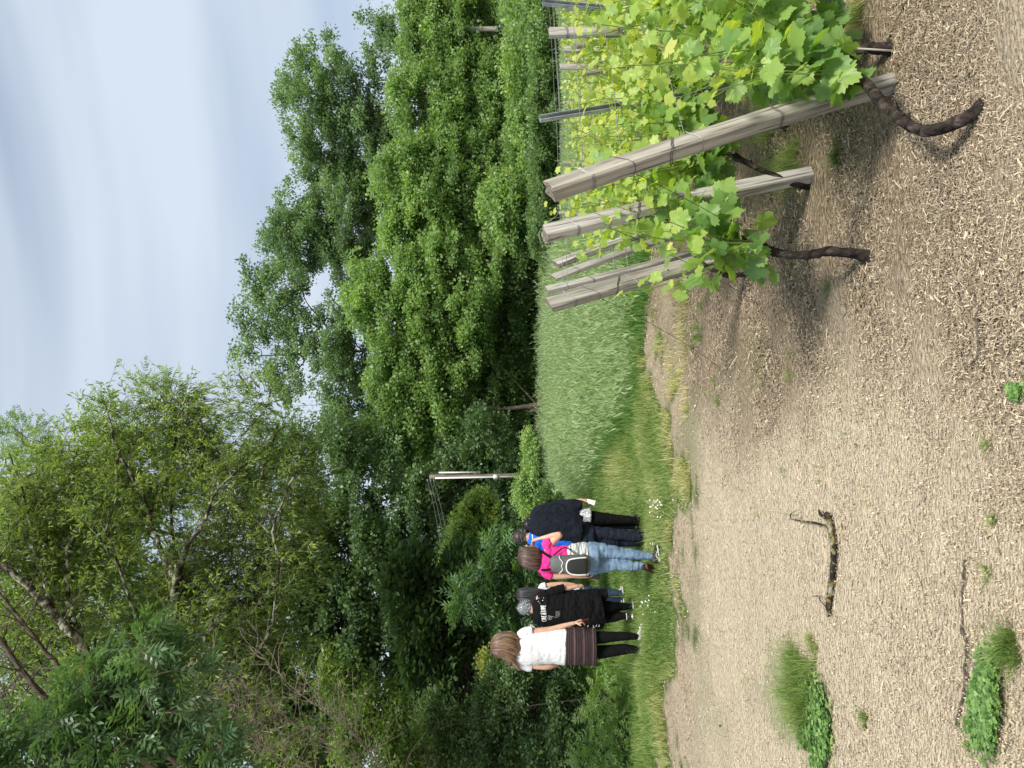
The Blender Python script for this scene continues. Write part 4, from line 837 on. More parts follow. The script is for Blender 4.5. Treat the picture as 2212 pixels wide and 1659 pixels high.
def vine(label, trunk_pts, trunk_r, shoots, shoot_len, leaf, fine=True, tint0=.5, dens=.055, extra_leaf=0, cane=True, spread=.13, top_h=1.3, name='grapevine', row_len=.9, stake=None):
    """trunk_pts world points ending at the head; shoots rise from a cane tied along the row"""
    tp = np.array(trunk_pts); root = thing(name, tp[0], label, 'vine', 'grapevines in the rows')
    W = Acc(); n = 30; sp = spline(tp, n); r0 = np.interp(np.linspace(0, 1, n), [0, .08, .5, .9, 1], np.array([1.35, 1.0, .8, .8, 1.1]) * trunk_r)
    r0 = r0 * (1 + .14 * vnoise(np.arange(n) * .7, np.zeros(n) + tp[0][0] * 9))
    sides = 12; tube(W, sp, r0, sides, wob=.16)
    for q in range(5):   # knobs and torn bark
        i = rng.integers(3, n - 2); tube(W, [sp[i], sp[i] + rdir(1)[0] * r0[i] * rng.uniform(1.3, 2.2)], [r0[i] * .55, r0[i] * .25], 6, wob=.2)
    W.build('trunk', M_VINE, root)
    head = sp[-1]; C = Acc(); S = Acc(); Lf = Acc()
    cp = spline([head, head + VR * .12 + [0, 0, .10], head + VR * row_len * .5 + [0, 0, .10], head + VR * row_len + [0, 0, .03]], 16)
    tube(C, cp, np.linspace(.010, .005, 16), 6, wob=.1); C.build('cane', M_VINE, root)
    Ps, Ax, Sz, Tn = [], [], [], []
    shoots = int(shoots * 1.4); extra_leaf = int(extra_leaf * 1.3); leaf *= 1.14
    for k in range(shoots):
        s0 = cp[int(np.clip(rng.uniform(-.08, 1) * 15, 0, 15))] if k > 1 else head
        Lk = shoot_len * rng.uniform(.6, 1.1); d_ = unit(np.array([rng.normal(0, .28), rng.normal(0, .22), 1.0]))
        q = [s0]
        for _ in range(9):
            d_ = unit(d_ + rng.normal(0, .10, 3) + [0, 0, .04]); q.append(q[-1] + d_ * Lk / 9)
            if q[-1][2] > top_h + .08: break
        q = np.array(q); tube(S, q, np.linspace(.0038, .0018, len(q)), 5, tint=np.linspace(.75, .3, len(q)) if rng.uniform() < .5 else .3, cap=False)
        m_ = int(Lk / dens); s = np.linspace(.06, 1, m_)
        for j, sj in enumerate(s):
            fi = sj * (len(q) - 1); i = min(int(fi), len(q) - 2); p = q[i] + (q[i + 1] - q[i]) * (fi - i)
            az = j * PI + rng.normal(0, .9) + k; out = np.array([math.cos(az), math.sin(az), rng.uniform(-.2, .5)])
            sz = leaf * (1 - .62 * sj ** 1.6) * rng.uniform(.7, 1.15)
            base = p + out * sz * rng.uniform(.35, .8); Ps.append(base); Ax.append(unit(out + [0, 0, rng.uniform(-1.3, .1)])); Sz.append(sz); Tn.append(tint0 - .10 + .32 * sj + rng.normal(0, .12))
    for k in range(extra_leaf):
        i = rng.integers(0, 16); p = cp[i] + np.clip(rng.normal(0, .7, 3), -1, 1) * [spread, spread, .09] + [0, 0, .05]; Ps.append(p); out = rdir(1)[0]; Ax.append(unit(out + [0, 0, -.9])); Sz.append(leaf * rng.uniform(.6, 1.1)); Tn.append(tint0 - .12 + rng.normal(0, .12))
    Ps, Ax, Sz, Tn = map(np.array, (Ps, Ax, Sz, Tn)); nn = len(Ps); N_ = unit(rdir(nn) * .75 + [.1, -.45, .7]); R_ = frames(Ax, N_); wh = rng.integers(0, 3, nn); tm = VLF if fine else VLC
    for w_ in range(3): scatter(Lf, tm[w_], Ps[wh == w_], R_[wh == w_], np.stack([Sz * rng.uniform(.85, 1.15, nn), Sz, Sz], -1)[wh == w_], np.clip(Tn[wh == w_], 0, 1))
    S.build('shoots', L_SHOOT, root); Lf.build('foliage', L_VINE, root)
    if stake:
        a = Acc(); straight(a, stake[0], stake[1], .0045, 6); a.build('training_stake', solid('cane_stake', [(.45, .42, .36), (.62, .58, .5)], rough=.7), root)
    return root
# nearest row
vine('nearest vine, its thick dark trunk bent like a bow across the foreground', [GP(1452, 2128) - [0, 0, .03], P(1400, 2080, 2.40), P(1378, 2010, 2.46), P(1388, 1965, 2.52), P(1437, 1905, 2.62), P(1482, 1868, 2.72), P(1492, 1838, 2.80)], .024, 11, .55, .115, tint0=.44, extra_leaf=34, top_h=.9, row_len=.75, spread=.11)
vine('vine with a stout gnarled trunk and white cane stake near the right border', [GP(1548, 1932) - [0, 0, .03], P(1556, 1880, 2.95), P(1545, 1850, 3.0), P(1552, 1815, 3.05)], .024, 13, .95, .115, tint0=.46, extra_leaf=24, top_h=1.2, stake=(GP(1549, 1936), P(1556, 1818, 2.93)), row_len=.7)
for q, (lab, t_) in enumerate((('leafy vine at the right border in the nearest row', .75), ('vine of the nearest row half outside the right border', 1.35))):
    E = row_pt(B1, t_, 0); vine(lab, [E, E + [.02, 0, .15], E + [-.03, 0, .30]], .023, 13, .85, .115, tint0=.5, extra_leaf=20, top_h=1.12, row_len=.7)
# second row
vine('vine with an upright black trunk and red bark flakes standing out from the second row', [GP(1104, 1880) - [0, 0, .03], P(1116, 1800, 3.18), P(1108, 1740, 3.25), P(1113, 1680, 3.32), P(1128, 1642, 3.4)], .025, 10, .72, .11, tint0=.46, extra_leaf=18, top_h=1.15, row_len=.85)
vine('vine whose thin trunk slants up to the left behind the nearest post', [GP(1252, 1752) - [0, 0, .02], P(1262, 1715, 3.72), P(1285, 1660, 3.7), P(1322, 1585, 3.7)], .018, 13, .85, .105, tint0=.52, extra_leaf=18, top_h=1.2, row_len=.8)
for lab, t_ in (('bushy vine of the second row left of the steel stake', .55), ('bushy vine of the second row under the steel stake', 1.1), ('bushy vine of the second row right of the steel stake', 1.65), ('last vine of the second row at the right border', 2.2)):
    E = row_pt(B2, t_, 0); vine(lab, [E, E + [.03, 0, .15], E + [-.02, .03, .32]], .021, 13, .8, .105, tint0=.56, extra_leaf=14, top_h=1.06, row_len=.6)
# third row and beyond
vine('vine with a trunk hooked like a question mark in front of the leftmost post', [GP(1072, 1622) - [0, 0, .02], P(1063, 1580, 4.75), P(1078, 1535, 4.7), P(1108, 1500, 4.7), P(1150, 1490, 4.75), P(1162, 1478, 4.8)], .016, 10, .85, .10, tint0=.5, extra_leaf=10, top_h=1.2, row_len=.8)
LABR = {2: ('third', B3), 3: ('fourth', B4), 4: ('fifth', B5), 5: ('sixth', B6)}
ORD = ['first', 'second', 'third', 'fourth', 'fifth', 'sixth', 'seventh', 'eighth', 'ninth']
for ri, (nm, Bb) in LABR.items():
    for q in range(6 if ri < 4 else 7):
        E = row_pt(Bb, .5 + q * .85, 0); uu = CU + F * E[0] / E[1]
        if uu > 1760: continue
        vine(f'{ORD[q]} distant vine along the {nm} row counted from its leaning post', [E, E + [.03, 0, .15], E + [-.02, .03, .35]], .018, 9, .72, .10, fine=False, tint0=.62, dens=.07, extra_leaf=5, top_h=.98 - .03 * (ri - 2), row_len=.8)

# ------------------------------------------------------------------ people
def fuse(acc, name, mt, parent, voxel=.009, smooth=4, fold=0.0, fscale=(9, 9, 9), seed=1, noise2=0.0):
    """merge overlapping closed volumes into one continuous surface, then crease it"""
    me = acc.mesh('tmp', tuple(parent.location)); o = bpy.data.objects.new('tmp', me); COL.objects.link(o)
    r_ = o.modifiers.new('r', 'REMESH'); r_.mode = 'VOXEL'; r_.voxel_size = voxel
    if smooth: s_ = o.modifiers.new('s', 'SMOOTH'); s_.factor = .5; s_.iterations = smooth
    dg = bpy.context.evaluated_depsgraph_get(); out = bpy.data.meshes.new_from_object(o.evaluated_get(dg))
    bpy.data.objects.remove(o); bpy.data.meshes.remove(me); out.name = name
    n = len(out.vertices); co = np.empty(n * 3, np.float32); out.vertices.foreach_get('co', co); co = co.reshape(-1, 3).astype(float)
    if fold:
        nr = np.array([v.normal[:] for v in out.vertices])
        f_ = fbm(co[:, 0] * fscale[0], co[:, 1] * fscale[1], co[:, 2] * fscale[2], seed=seed, oct=3); f_ = 1 - 2 * np.abs(f_)
        co = co + nr * (fold * f_)[:, None]
        out.vertices.foreach_set('co', co.astype(np.float32).ravel())
    out.polygons.foreach_set('use_smooth', np.ones(len(out.polygons), bool))
    out.materials.clear(); out.materials.append(mt); out.update()
    ob = bpy.data.objects.new(name, out); COL.objects.link(ob); ob.parent = parent; return ob

def ell(acc, c, rx, ry, rz, n=11, sides=16, tint=.5):
    t = np.linspace(-1, 1, n) * .985; k = np.sqrt(1 - t ** 2)
    tube(acc, np.array(c) + np.stack([t * 0, t * 0, t * rz], -1), rx * k, sides, ref=(0, 1, 0), rad2=ry * k, tint=tint)

def hand(acc, wrist, dirn, nrm, curl=.5, s=1.0, thumb=1, spreadf=.0):
    """palm, four fingers of different lengths bending towards nrm, thumb from the side"""
    d_ = unit(dirn); nn_ = unit(np.array(nrm) - (np.array(nrm) @ d_) * d_); sd_ = np.cross(d_, nn_) * thumb; w = np.array(wrist)
    tube(acc, [w - d_ * .03 * s, w, w + d_ * .035 * s, w + d_ * .085 * s], np.array([.021, .024, .036, .038]) * s, 10, ref=nn_, rad2=np.array([.018, .016, .015, .012]) * s)
    for i, (o, l) in enumerate(zip((.029, .0095, -.010, -.029), (.068, .078, .072, .056))):
        p = w + d_ * (.083 - .004 * abs(i - 1)) * s + sd_ * o * s; pts = [p - d_ * .02 * s, p]; a = curl * .5
        for seg in (.45, .32, .25):
            a += curl * .75; p = p + (d_ * math.cos(a) + nn_ * math.sin(a) + sd_ * spreadf * (o * 8)) * l * seg * s; pts.append(p)
        tube(acc, spline(pts, 9), np.linspace(.0098, .0072, 9) * s, 8, ref=sd_)
    p = w + d_ * .02 * s + sd_ * .024 * s; q = p + (d_ * .6 + sd_ * .75 + nn_ * .25) * .038 * s; r_ = q + (d_ * .85 + sd_ * .1 + nn_ * .5) * .032 * s
    tube(acc, spline([w + d_ * .005 * s, p, q, r_], 9), np.linspace(.014, .0085, 9) * s, 8, ref=nn_)

SKIN = solid('skin', [(.3, (.50, .29, .20)), (.7, (.62, .38, .27))], scale=10, rough=.5, spec=.4)
def cloth(name, a, b, scale=30, rough=.9, bump=.004, sheen=.0, **k): return solid(name, [(.3, a), (.7, b)], scale=scale, rough=rough, bump=bump, bscale=24, spec=.12, sheen=sheen, **k)
C_BLACK = cloth('black_cloth', (.004, .004, .005), (.009, .009, .010)); C_NAVY = cloth('navy_cloth', (.009, .012, .022), (.022, .028, .044))
C_JACK = cloth('dark_jacket', (.006, .008, .013), (.015, .018, .027)); C_WHITE = cloth('white_cotton', (.58, .59, .62), (.70, .71, .73), bump=.008)
C_PINK = cloth('pink_jersey', (.66, .03, .22), (.80, .055, .30), bump=.006); C_BLUE = cloth('royal_blue_cotton', (.01, .09, .48), (.015, .14, .66))
C_JEAN = cloth('light_denim', (.10, .17, .27), (.24, .34, .47), scale=14, stretch=(1, 1, .5)); C_DJEAN = cloth('dark_denim', (.02, .035, .07), (.05, .08, .13))
SHOE_B = solid('black_shoe', [(.02, .02, .02), (.05, .05, .05)], rough=.6); SHOE_W = solid('pale_sole', [(.6, .6, .56), (.75, .74, .7)], rough=.7); SHOE_G = solid('grey_shoe', [(.32, .32, .30), (.5, .5, .47)], rough=.8)
SOLE_BR = solid('brown_sole', [(.08, .035, .02), (.16, .07, .04)], rough=.8)
def hairmat(name, cols): return solid(name, cols, scale=16, stretch=(4, 4, .35), rough=.42, spec=.5, tintmix=True, detail=5)
H_BROWN = hairmat('long_brown_hair', [(.12, (.035, .020, .013)), (.55, (.12, .070, .042)), (.95, (.30, .19, .10))]); H_DBROWN = hairmat('dark_brown_hair', [(.15, (.02, .011, .009)), (.6, (.075, .042, .032)), (.95, (.20, .115, .07))])
H_BLACK = hairmat('black_hair', [(.2, (.005, .005, .006)), (.8, (.03, .03, .034))]); H_GREY = hairmat('grey_hair', [(.15, (.10, .11, .12)), (.5, (.26, .28, .30)), (.9, (.58, .60, .62))]); H_MAN = hairmat('short_dark_hair', [(.15, (.022, .018, .016)), (.6, (.075, .062, .055)), (.95, (.22, .20, .18))])

class Fig:
    def __init__(s, label, uf, vf):
        s.d = GD(uf, vf); s.S = s.d / F; p = P(uf, vf, s.d); s.root = thing('person', p, label, 'person', 'walkers on the track')
    def p(s, u, v, dy=0.0):
        q = P(u, v, s.d); q[1] += dy; return q
    def rings(s, acc, rr, sides=24):
        """rr: (u, v, half width px, depth m, dy)"""
        rr = np.array([tuple(r) + (0.0,) * (5 - len(r)) for r in rr]); k = max(10, len(rr) * 4); q = spline(rr, k)
        pts = np.array([s.p(a[0], a[1], a[4]) for a in q]); tube(acc, pts, np.maximum(q[:, 2], 1) * s.S, sides, ref=(0, 1, 0), rad2=np.maximum(q[:, 3], .01))
    def limb(s, acc, rr, sides=14, flat=1.0):
        """rr: (u, v, radius px, dy)"""
        rr = np.array([tuple(r) + (0.0,) * (4 - len(r)) for r in rr]); q = spline(rr, 20)
        tube(acc, np.array([s.p(a[0], a[1], a[3]) for a in q]), q[:, 2] * s.S, sides, ref=(0, 1, 0), rad2=q[:, 2] * s.S * flat)
    def head(s, acc, u, v, hw, hh, face=(0, 1, 0), dy=.03, ears=True):
        c = s.p(u, v, dy); f = unit(np.array(face, float)); sd_ = np.cross(f, [0, 0, 1.0]); rx, rz = hw * s.S, hh * s.S
        def q(x, y, z): return c + sd_ * x + f * y + np.array([0, 0, z])
        t = np.linspace(-1, 1, 15) * .98; k = np.sqrt(1 - t ** 2)
        pts = np.array([q(0, (.012 if tt > 0 else .012 + .02 * -tt), tt * rz) for tt in t]); jaw = np.where(t < 0, 1 - .28 * np.abs(t) ** 1.5, 1)
        tube(acc, pts, .78 * rz * k * jaw, 18, ref=f, rad2=.90 * rz * k * np.where(t < 0, 1 - .12 * np.abs(t), 1))
        tube(acc, [q(0, .075 * rz / .11, .012), q(0, .092 * rz / .11, -.012), q(0, .108 * rz / .11, -.030), q(0, .088 * rz / .11, -.036)], [.007, .010, .013, .008], 8, ref=sd_)       # nose
        tube(acc, [q(-.022, .082 * rz / .11, -.058), q(0, .093 * rz / .11, -.057), q(.022, .082 * rz / .11, -.058)], [.005, .0085, .005], 8)     # lips
        tube(acc, [q(0, .070 * rz / .11, -.085), q(0, .083 * rz / .11, -.088)], [.018, .012], 8)     # chin
        for e in (-1, 1):
            tube(acc, [q(e * .014, .080 * rz / .11, .026), q(e * .038, .070 * rz / .11, .026)], [.008, .006], 8)     # brow
            if ears: tube(acc, [q(e * .74 * rz, .0, .026), q(e * .83 * rz, -.012, .012), q(e * .80 * rz, -.006, -.008), q(e * .73 * rz, .0, -.028)], [.007, .010, .009, .006], 8, ref=f, rad2=[.014, .018, .014, .009])
        s.hc, s.f, s.sd, s.rz = c, f, sd_, rz
        return q
    def eyes(s):
        for e in (-1, 1):
            a = Acc(); c = s.hc + s.sd * e * .030 + s.f * (.074 * s.rz / .11) + np.array([0, 0, .010]); ell(a, c, .011, .011, .010, 7, 10); a.build('eye', solid('eye', [(.05, .03, .02), (.2, .18, .16)], rough=.2), s.root)
    def shoe(s, heel, toe, m_up, m_sole, name='shoe', w=.042, h=.075, lift=0.0, sw=1.0):
        heel, toe = np.array(heel), np.array(toe); d_ = toe - heel; L = np.linalg.norm(d_); d_ = d_ / L; upv = np.cross(np.cross(d_, [0, 0, 1.0]), d_); upv = unit(upv)
        A_, B_ = Acc(), Acc(); t = np.array([0, .04, .15, .32, .5, .7, .88, .97, 1.0]); wz = np.array([.45, .72, .82, .80, .82, 1.0, .92, .6, .3]) * w; hz = np.array([.6, .9, 1.0, .95, .66, .46, .36, .25, .12]) * h * .5
        pts = heel + d_ * (t * L)[:, None] + upv * (hz + .014)[:, None]; tube(A_, pts, wz * .95, 14, ref=upv, rad2=hz)
        o = A_.build(name, m_up, s.root)
        pts = heel + d_ * (t * L)[:, None] + upv * .010; tube(B_, pts, wz * 1.06 * sw, 14, ref=upv, rad2=np.full(9, .012)); so = B_.mesh('sole', tuple(s.root.location)); so.materials.append(m_sole)
        ob = bpy.data.objects.new('sole', so); COL.objects.link(ob); ob.parent = o; return o
    def hair(s, name, rr, mt, locks=120, rag=5.0, lw=.008, start=.0, out=1.03, wave=.006, body=True, k=14):
        rr = np.array([tuple(r) + (0.0,) * (5 - len(r)) for r in rr]); q = spline(rr, k * 2); A_ = Acc()
        cen = np.array([s.p(a[0], a[1], a[4]) for a in q]); hw, dp_ = np.maximum(q[:, 2], .6) * s.S, np.maximum(q[:, 3], .004)
        if body: tube(A_, cen, hw * .97, 28, ref=(0, 1, 0), rad2=dp_ * .97, tint=.3)
        for _ in range(locks):
            ph = rng.uniform(0, 2 * PI); i0 = int(rng.uniform(start, .55) * len(q)) if rng.uniform() < .6 else 0; i1 = len(q)
            e = int(np.clip(len(q) * rng.uniform(.82, 1.0), i0 + 5, len(q))) if rag else i1
            ii = np.arange(i0, e); dph = rng.normal(0, .12) + rng.normal(0, .10) * np.linspace(0, 1, len(ii)); w_ = wave * np.sin(np.linspace(0, rng.uniform(3, 8), len(ii)) + rng.uniform(0, 6))
            pp_ = cen[ii] + np.stack([np.cos(ph + dph) * (hw[ii] * out + w_), -np.sin(ph + dph) * (dp_[ii] * out + w_), 0 * w_], -1)
            if rag and e > len(q) * .95: pp_ = np.concatenate([pp_, [pp_[-1] + (pp_[-1] - pp_[-2]) * .6 + [0, 0, -rng.uniform(0, rag) * s.S]]])
            n_ = len(pp_); tube(A_, pp_, lw * np.sin(np.linspace(.35, PI * .93, n_)) * rng.uniform(.6, 1.3), 5, tint=np.clip(rng.uniform(0, .85) + np.linspace(-.12, .3, n_), 0, 1), cap=False)
        return A_.build(name, mt, s.root)
    def crop(s, name, mt, n=900, l=.028, lo=-.35, back=1.0, cover=1.0):
        """short hair: a close cap with many small tufts"""
        A_ = Acc(); R_ = s.rz; dv = rdir(n * 3); fy = dv @ s.f
        keep = (dv[:, 2] > lo + .75 * np.maximum(fy, -.1)) ; dv = dv[keep][:n]
        c = s.hc + s.f * .010; E = np.array([.80 * R_, .92 * R_, 1.02 * R_])
        loc = np.stack([dv @ s.sd * E[0], dv @ s.f * E[1], dv[:, 2] * E[2]], -1)
        pos = c + loc[:, :1] * s.sd + loc[:, 1:2] * s.f + loc[:, 2:] * np.array([0, 0, 1.0])
        tg = unit(np.array([0, 0, -.8]) + .7 * dv + .5 * rdir(len(dv)))
        tuft_t = T_([(-.5, 0, 0), (.5, 0, 0), (.35, .6, .2), (-.35, .6, .2), (0, 1, .1)], [[(0, 1, 2, 3)], [(3, 2, 4)]])
        scatter(A_, tuft_t, pos - dv * .003, frames(tg, dv), np.stack([rng.uniform(.006, .011, len(dv)), rng.uniform(.6, 1.3, len(dv)) * l, np.full(len(dv), .01)], -1), rng.uniform(0, 1, len(dv)))
        th = np.linspace(-.42, 1, 12) * .985; kk = np.sqrt(1 - th ** 2)
        pts = np.array([c + np.array([0, 0, t_ * E[2] * .99]) - s.f * (.020 if t_ < 0 else .020 * (1 - t_)) for t_ in th])
        tube(A_, pts, E[0] * kk * 1.0, 20, ref=s.f, rad2=E[1] * kk * np.where(th < .1, .84, .97), tint=.35)
        return A_.build(name, mt, s.root)

def strip(f, pts, w, mt, name, parent, thick=.004, ref=(0, 1, 0)):
    a = Acc(); q = spline(pts, 16); tube(a, q, w, 6, ref=ref, rad2=thick); return a.build(name, mt, parent, origin=f.root.location)

# --- woman in white top and patterned skirt
W = Fig('person with long brown hair in a white top and patterned brown skirt', 262, 1397)
a = Acc(); W.head(a, 262, 1083, 20, 22, ears=False)
W.limb(a, [(262, 1098, 11), (261, 1112, 10), (259, 1122, 12)])
W.rings(a, [(259, 1118, 30, .06), (259, 1124, 36, .08), (260, 1150, 31, .085), (262, 1190, 31, .09), (262, 1225, 34, .10), (262, 1250, 34, .10), (262, 1282, 30, .09)])
W.limb(a, [(287, 1126, 8), (294, 1155, 7.6), (299, 1188, 6.6), (306, 1214, 5.8), (313, 1240, 4.2)])
hand(a, W.p(314, 1243), W.p(319, 1262) - W.p(314, 1243), (-.9, .3, 0), .75, 1.0, thumb=-1)
W.limb(a, [(228, 1126, 8), (221, 1155, 7.4), (218, 1188, 6.4, .02), (222, 1210, 5.6, .12), (232, 1226, 4.2, .24)])
hand(a, W.p(233, 1228, .25), (.25, .6, -.4), (0, .3, -1), .6, .95)
W.limb(a, [(281, 1270, 10.15), (282, 1300, 8.82), (284, 1330, 7.14), (285, 1352, 6.44), (284, 1372, 4.48), (283, 1383, 3.92)]); W.limb(a, [(250, 1270, 10.50), (251, 1300, 9.80), (254, 1328, 8.54), (257, 1352, 7.56), (256, 1372, 5.46), (254, 1391, 4.06)])
fuse(a, 'body', SKIN, W.root); W.eyes()
a = Acc(); W.limb(a, [(281, 1270, 14.5), (282, 1300, 12.6), (284, 1330, 10.2), (285, 1352, 9.2), (284, 1372, 6.4), (283, 1383, 5.6)]); W.limb(a, [(250, 1270, 15), (251, 1300, 14), (254, 1328, 12.2), (257, 1352, 10.8), (256, 1372, 7.8), (254, 1391, 5.8)])
fuse(a, 'leggings', C_BLACK, W.root, fold=.002)
a = Acc(); W.rings(a, [(259, 1112, 13, .06), (258, 1116.5, 27, .075), (257, 1121, 38, .095), (257, 1132, 40, .11), (258, 1148, 37.5, .12), (261, 1168, 36, .118), (262, 1188, 37, .125), (263, 1206, 38.5, .135), (262, 1222, 39.5, .14)])
W.limb(a, [(285, 1121, 9), (291, 1132, 11), (295, 1142, 10.5), (297, 1151, 10)]); W.limb(a, [(229, 1121, 9), (222, 1132, 11), (219, 1142, 10.5), (219, 1150, 10)])
fuse(a, 'white_top', C_WHITE, W.root, fold=.004, fscale=(4, 4, 8), seed=4, voxel=.008, smooth=4)
def skirt_mat():
    m_, nt, out = mat('patterned_skirt'); N, L = nt.nodes, nt.links
    tcn = N.new('ShaderNodeTexCoord'); sx_ = N.new('ShaderNodeSeparateXYZ'); L.new(tcn.outputs['Object'], sx_.inputs[0])
    def math_(op, a_, b_=None, c_=None):
        q = N.new('ShaderNodeMath'); q.operation = op
        for i, x_ in enumerate((a_, b_, c_)):
            if x_ is None: continue
            if isinstance(x_, (int, float)): q.inputs[i].default_value = x_
            else: L.new(x_, q.inputs[i])
        return q.outputs[0]
    tri = math_('PINGPONG', math_('MULTIPLY', sx_.outputs[0], 1.0), .014)
    zz = math_('ADD', sx_.outputs[2], math_('MULTIPLY', tri, .9))
    b1 = math_('LESS_THAN', math_('PINGPONG', zz, .055), .0055)            # zigzag bands
    b2 = math_('LESS_THAN', math_('PINGPONG', sx_.outputs[2], .0135), .0022)  # thin stripes
    nz_ = N.new('ShaderNodeTexNoise'); nz_.inputs['Scale'].default_value = 220; L.new(tcn.outputs['Object'], nz_.inputs[0])
    f_ = math_('MULTIPLY', math_('MAXIMUM', b1, math_('MULTIPLY', b2, .55)), math_('ADD', nz_.outputs['Fac'], .3))
    mx_ = N.new('ShaderNodeMix'); mx_.data_type = 'RGBA'; mx_.inputs[6].default_value = (.018, .008, .009, 1); mx_.inputs[7].default_value = (.15, .095, .10, 1); L.new(f_, mx_.inputs[0])
    p_ = N.new('ShaderNodeBsdfPrincipled'); p_.inputs['Roughness'].default_value = .9; L.new(mx_.outputs[2], p_.inputs['Base Color']); L.new(p_.outputs[0], out.inputs['Surface']); return m_
a = Acc(); W.rings(a, [(262, 1215, 36, .125), (263, 1228, 39.5, .145), (263, 1250, 40.5, .15), (262, 1272, 39.5, .145), (262, 1288, 39.5, .142)]); fuse(a, 'skirt', skirt_mat(), W.root, fold=.004, seed=9, smooth=2)
W.hair('hair', [(262, 1059, 1.5, .01, .03), (262, 1061, 10, .05, .03), (263, 1067, 18, .09, .025), (264, 1077, 23, .115, .02), (264, 1090, 26, .12, .01), (261, 1102, 31, .115, .0), (256, 1112, 34, .095, -.02), (250, 1121, 37, .07, -.045)], H_BROWN, locks=320, rag=8, lw=.010)
W.shoe(W.p(279, 1391, -.02), W.p(306, 1393, .10), SHOE_G, SHOE_W); W.shoe(W.p(254, 1395, -.04), W.p(252, 1395, .22), SHOE_G, SHOE_W)
ph = thing('phone', W.p(318, 1258, -.02), 'phone in a dark red case held by the person in the white top', 'phone')
c0 = W.p(318, 1260, -.012); a = Acc(); ax_ = unit(W.p(322, 1272) - W.p(315, 1248)); tube(a, [c0 - ax_ * .075, c0 - ax_ * .07, c0 + ax_ * .07, c0 + ax_ * .075], [.030, .036, .036, .030], 8, ref=(.75, .65, 0), rad2=.006); a.build('case', solid('dark_red_case', [(.10, .012, .012), (.18, .02, .018)], rough=.3, spec=.6), ph)
a = Acc(); c1 = c0 - np.array([0, .009, 0]) - ax_ * .045; tube(a, [c1, c1 + [0, -.003, 0]], .010, 10); a.build('lens', SHOE_B, ph)

# --- grey haired person in black
Gp = Fig('person with short grey hair in a black shirt printed with white capital letters', 340, 1377)
a = Acc(); Gp.head(a, 345, 1135, 14, 17)
Gp.limb(a, [(344, 1146, 9.5), (343, 1156, 10)]); Gp.rings(a, [(343, 1158, 26, .06), (343, 1166, 32, .09), (343, 1200, 30, .10), (344, 1240, 33, .12), (345, 1290, 31, .12)])
Gp.limb(a, [(372, 1170, 8), (380, 1198, 7), (388, 1224, 5.4), (391, 1240, 4.4), (393, 1248, 4)]); hand(a, Gp.p(393, 1248), (.1, .3, -.9), (-1, .2, 0), .9, .92)
Gp.limb(a, [(312, 1170, 8), (307, 1210, 6.6), (308, 1245, 4.2, .02)]); hand(a, Gp.p(308, 1247, .02), (.05, .1, -1), (1, .1, 0), .9, .95)
Gp.limb(a, [(352, 1280, 9.80), (349, 1315, 8.05), (346, 1340, 6.30, .05), (345, 1366, 4.34, .08)]); Gp.limb(a, [(325, 1280, 9.80), (325, 1315, 7.70), (328, 1340, 5.95), (330, 1362, 4.20)])
fuse(a, 'body', SKIN, Gp.root); Gp.eyes(); Gp.crop('hair', H_GREY, 1300, .03)
a = Acc(); Gp.limb(a, [(352, 1280, 14), (349, 1315, 11.5), (346, 1340, 9, .05), (345, 1366, 6.2, .08)]); Gp.limb(a, [(325, 1280, 14), (325, 1315, 11), (328, 1340, 8.5), (330, 1362, 6)]); fuse(a, 'trousers', C_BLACK, Gp.root, fold=.003)
a = Acc(); Gp.rings(a, [(344, 1150, 11, .055), (344, 1154, 20, .075), (343, 1160, 32, .10), (343, 1170, 36, .115), (343, 1190, 35, .125), (343, 1212, 35.5, .13), (345, 1240, 38, .145), (347, 1268, 39.5, .15), (349, 1292, 39, .15), (351, 1303, 37, .145)])
Gp.limb(a, [(368, 1164, 10), (376, 1182, 10.5), (383, 1202, 10), (388, 1220, 9.5)]); Gp.limb(a, [(317, 1164, 10), (311, 1182, 10), (309, 1202, 9.5), (308, 1218, 9)]); Gp.limb(a, [(372, 1262, 14), (375, 1290, 13), (376, 1312, 12)])
shirt = fuse(a, 'black_shirt', C_BLACK, Gp.root, fold=.008, fscale=(7, 7, 10), seed=14)
Gp.shoe(Gp.p(345, 1371, .04), Gp.p(349, 1373, .30), SHOE_B, SHOE_G); Gp.shoe(Gp.p(331, 1366, -.06), Gp.p(320, 1379, .10), SHOE_B, SHOE_W)
strip(Gp, [Gp.p(337, 1352, -.045), Gp.p(330, 1353, -.05), Gp.p(323, 1353, -.045)], .006, SHOE_W, 'sock_band', Gp.root)
